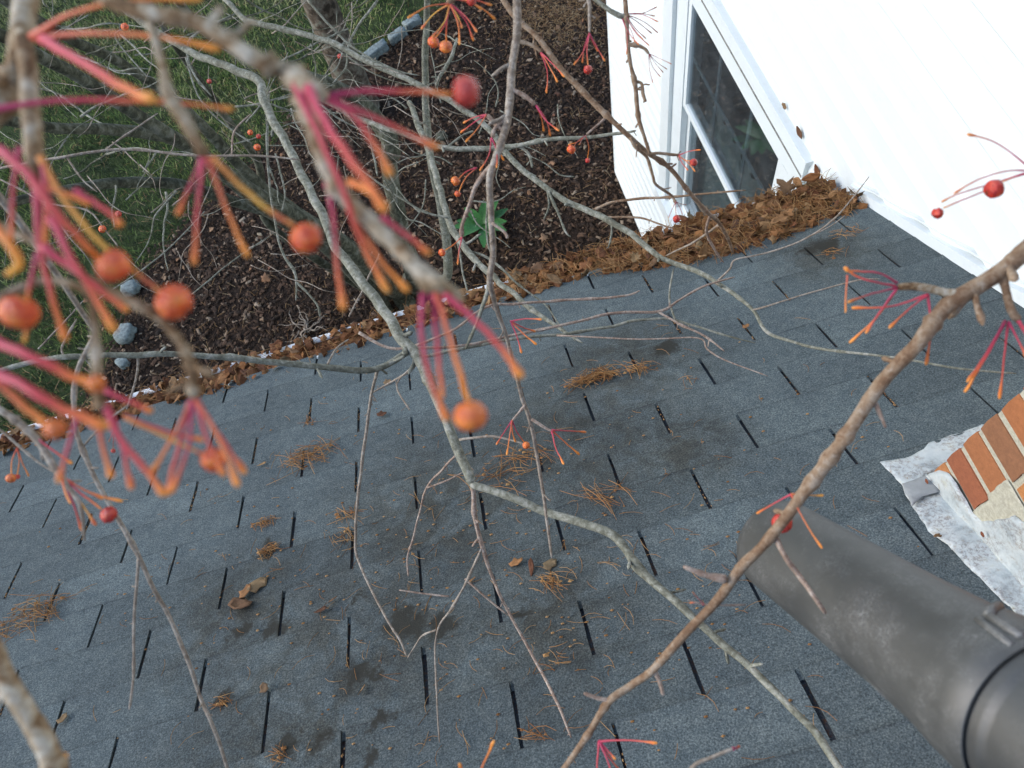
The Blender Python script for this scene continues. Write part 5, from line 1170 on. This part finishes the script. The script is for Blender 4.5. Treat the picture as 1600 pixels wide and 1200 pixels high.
# top centre cluster
tc = branch([(705, -90, .66, 12), (702, -20, .66, 12), (704, 6, .66, 11)], 'bark_brown', 'top', 1.5)
fan(tc, 703, 6, .66, [(638, 28), (659, 45), (680, 60, 9, 'berry'), (697, 66, 10, 'berry_o'), (676, 57), (718, 69), (722, 43), (740, 63), (745, 50)], 3.6, ('st_org', 'st_yel', 'st_mag', 'st_pink', 'st_yel'), 1.9, .12)
fan(tc, 712, -2, .66, [(752, 14), (731, 0, 8, 'berry_r'), (774, 30), (768, 8)], 3.6, ('st_org', 'st_pink'))
# right-hand branch
rb = branch([(1660, 330, .5, 30), (1600, 390, .5, 29), (1560, 424, .5, 30), (1508, 458, .5, 30), (1480, 482, .5, 28), (1440, 530, .5, 26), (1400, 572, .51, 24), (1360, 624, .52, 24), (1322, 680, .52, 22), (1292, 718, .53, 23), (1242, 790, .54, 20), (1192, 850, .55, 18), (1152, 890, .56, 18), (1110, 950, .57, 16), (1060, 1002, .58, 15), (1020, 1046, .59, 14), (984, 1070, .6, 13), (950, 1096, .6, 13), (918, 1150, .61, 11), (870, 1215, .62, 10)], 'bark_brown', 'right', .8, spurs=5)
sa = twig(rb, [(1502, 462, .5, 20), (1475, 456, .5, 15), (1448, 449, .5, 14), (1425, 446, .5, 13), (1402, 447, .5, 12)], 'bark_fore', 1.3)
stalk(sa, [(1402, 442, .5, 5), (1375, 427, .49, 4.5), (1345, 424, .49, 4.5), (1322, 423, .49, 5)], 'st_mag', 1); stalk(sa, [(1400, 447, .5, 5), (1365, 440, .49, 5), (1340, 432, .49, 5), (1320, 418, .49, 6)], 'st_pink', 1.9)
fan(sa, 1402, 450, .5, [(1326, 472), (1353, 520), (1328, 535)], 4.6, ('st_mag', 'st_mag', 'st_org'), 1.8, .06); fan(sa, 1450, 460, .5, [(1332, 481), (1390, 512), (1447, 569)], 5, ('st_pink', 'st_pink', 'st_pink'), 1.8, .07)
stalk(sa, [(1324, 430, .49, 4), (1322, 455, .49, 3.5), (1321, 488, .49, 4)], 'st_org', 1.2)
sb = twig(rb, [(1562, 426, .5, 20), (1568, 450, .5, 15), (1574, 475, .5, 14), (1582, 492, .5, 14), (1592, 500, .5, 12)], 'bark_brown', 1.3)
fan(sb, 1570, 502, .5, [(1512, 596), (1508, 612), (1520, 590)], 5, ('st_mag', 'st_org'), 1.8, .03); fan(sb, 1576, 503, .5, [(1562, 622), (1605, 560)], 5, ('st_pink', 'st_mag'), 1.8, .03); fan(sb, 1590, 500, .5, [(1622, 590), (1630, 540)], 6, ('st_pink',))
twig(rb, [(1212, 840, .55, 11), (1228, 870, .54, 9), (1250, 900, .54, 9), (1270, 930, .53, 8), (1290, 960, .53, 7)], 'bark_rose', 1.2); twig(rb, [(1368, 630, .52, 9), (1375, 648, .52, 7), (1383, 668, .52, 5)], 'bark_rose', 1.2); twig(rb, [(1135, 905, .56, 11), (1100, 898, .56, 9), (1066, 885, .56, 7)], 'bark_rose', 1.2)
twig(rb, [(1022, 1048, .59, 9), (1030, 1065, .59, 7), (1036, 1086, .59, 6)], 'bark_rose', 1.3); twig(rb, [(952, 1095, .6, 9), (935, 1092, .6, 7), (913, 1084, .6, 6)], 'bark_rose', 1.3)
berry(rb, 1222, 817, .575, 16, 'berry_r', .05); fan(rb, 1236, 772, .54, [(1183, 802), (1286, 774), (1284, 856)], 3.6, ('st_pink', 'st_bulb', 'st_org'), 1.7, .04)
fan(rb, 936, 1158, .61, [(1026, 1161), (961, 1186), (930, 1230), (960, 1225), (975, 1212)], 4.5, ('st_pink', 'st_mag'), 1.8, .04)
twig(rb, [(1165, 945, .57, 3), (1110, 945, .57, 3), (1075, 938, .57, 2)], 'bark_rose'); fan(rb, 1100, 945, .57, [(1082, 925), (1078, 942)], 2.2, ('st_pink',), 1.2)
wt = branch([(1040, 1260, .5, 8), (1080, 1200, .5, 7), (1110, 1184, .5, 7), (1145, 1170, .5, 6)], 'bark_twig', None, .6); fan(wt, 1145, 1170, .5, [(1155, 1166)], 6, ('st_mag',), 1.2)
wu = branch([(740, 1330, .5, 8), (735, 1240, .5, 6)], 'bark_twig', None, .6); fan(wu, 735, 1240, .5, [(718, 1194), (772, 1158)], 5, ('st_pink', 'st_org'), 1.8, .02)
# upper right cluster
uc = branch([(1760, 210, .52, 12), (1660, 245, .52, 11), (1608, 264, .52, 10)], 'bark_brown', 'right', 1.2)
stalk(uc, [(1608, 262, .52, 4), (1575, 235, .52, 3.2), (1545, 218, .52, 3.2), (1512, 210, .52, 4)], 'st_mag', 2); stalk(uc, [(1608, 267, .52, 4), (1575, 267, .52, 3.2), (1530, 280, .52, 3.2), (1491, 302, .52, 3.6)], 'st_mag', 1.8)
stalk(uc, [(1610, 270, .52, 4), (1588, 276, .52, 3.6), (1566, 284, .52, 3.4)], 'st_mag', 1); berry(uc, 1553, 295, .52, 15, 'berry_r', .12, toward=at(1590, 275, .52)); stalk(uc, [(1608, 268, .52, 4), (1560, 284, .53, 3.2), (1500, 302, .53, 3.2), (1472, 315, .53, 3.6)], 'st_mag', 1.7)
stalk(uc, [(1560, 290, .53, 3.4), (1510, 310, .53, 3.2), (1474, 325, .53, 3.6)], 'st_mag', 1); berry(uc, 1465, 333, .53, 9, 'berry_r', .30, toward=at(1480, 318, .53), sy=.8)

# --- the tree at the edge of the lawn
lt = empty('lawn_tree', on_ground(566, 172)); tag(lt, 'upright tree with thick rough brown trunk at the lawn edge', 'tree')
mb = MB(); V = []; RR = []
for k in range(40):
    z = k * .12 - .1; V.append(Vector((.03 * math.sin(z * 1.3), .02 * math.sin(z * 2), z))); RR.append((.135 + .05 * math.exp(-z * 4)) * (1 - .03 * z) * (1 + .05 * noise.noise((z * 3, 2, 1))))
mb.tube(V, RR, 22, rough=.06); mb.build('trunk', MT['bark_trunk'], lt, True)
for k in range(6):
    a = k * 1.1 + 1.7; mb = MB(); P = [Vector((0, 0, 3.6 + .15 * k))]
    for q in range(8): P.append(P[-1] + Vector((math.cos(a + q * .08), math.sin(a + q * .08), .55 + .1 * q)) * .22)
    mb.tube(P, [.07 * (1 - .09 * q) for q in range(9)], 8); mb.build('limb', MT['bark_trunk'], lt, True)
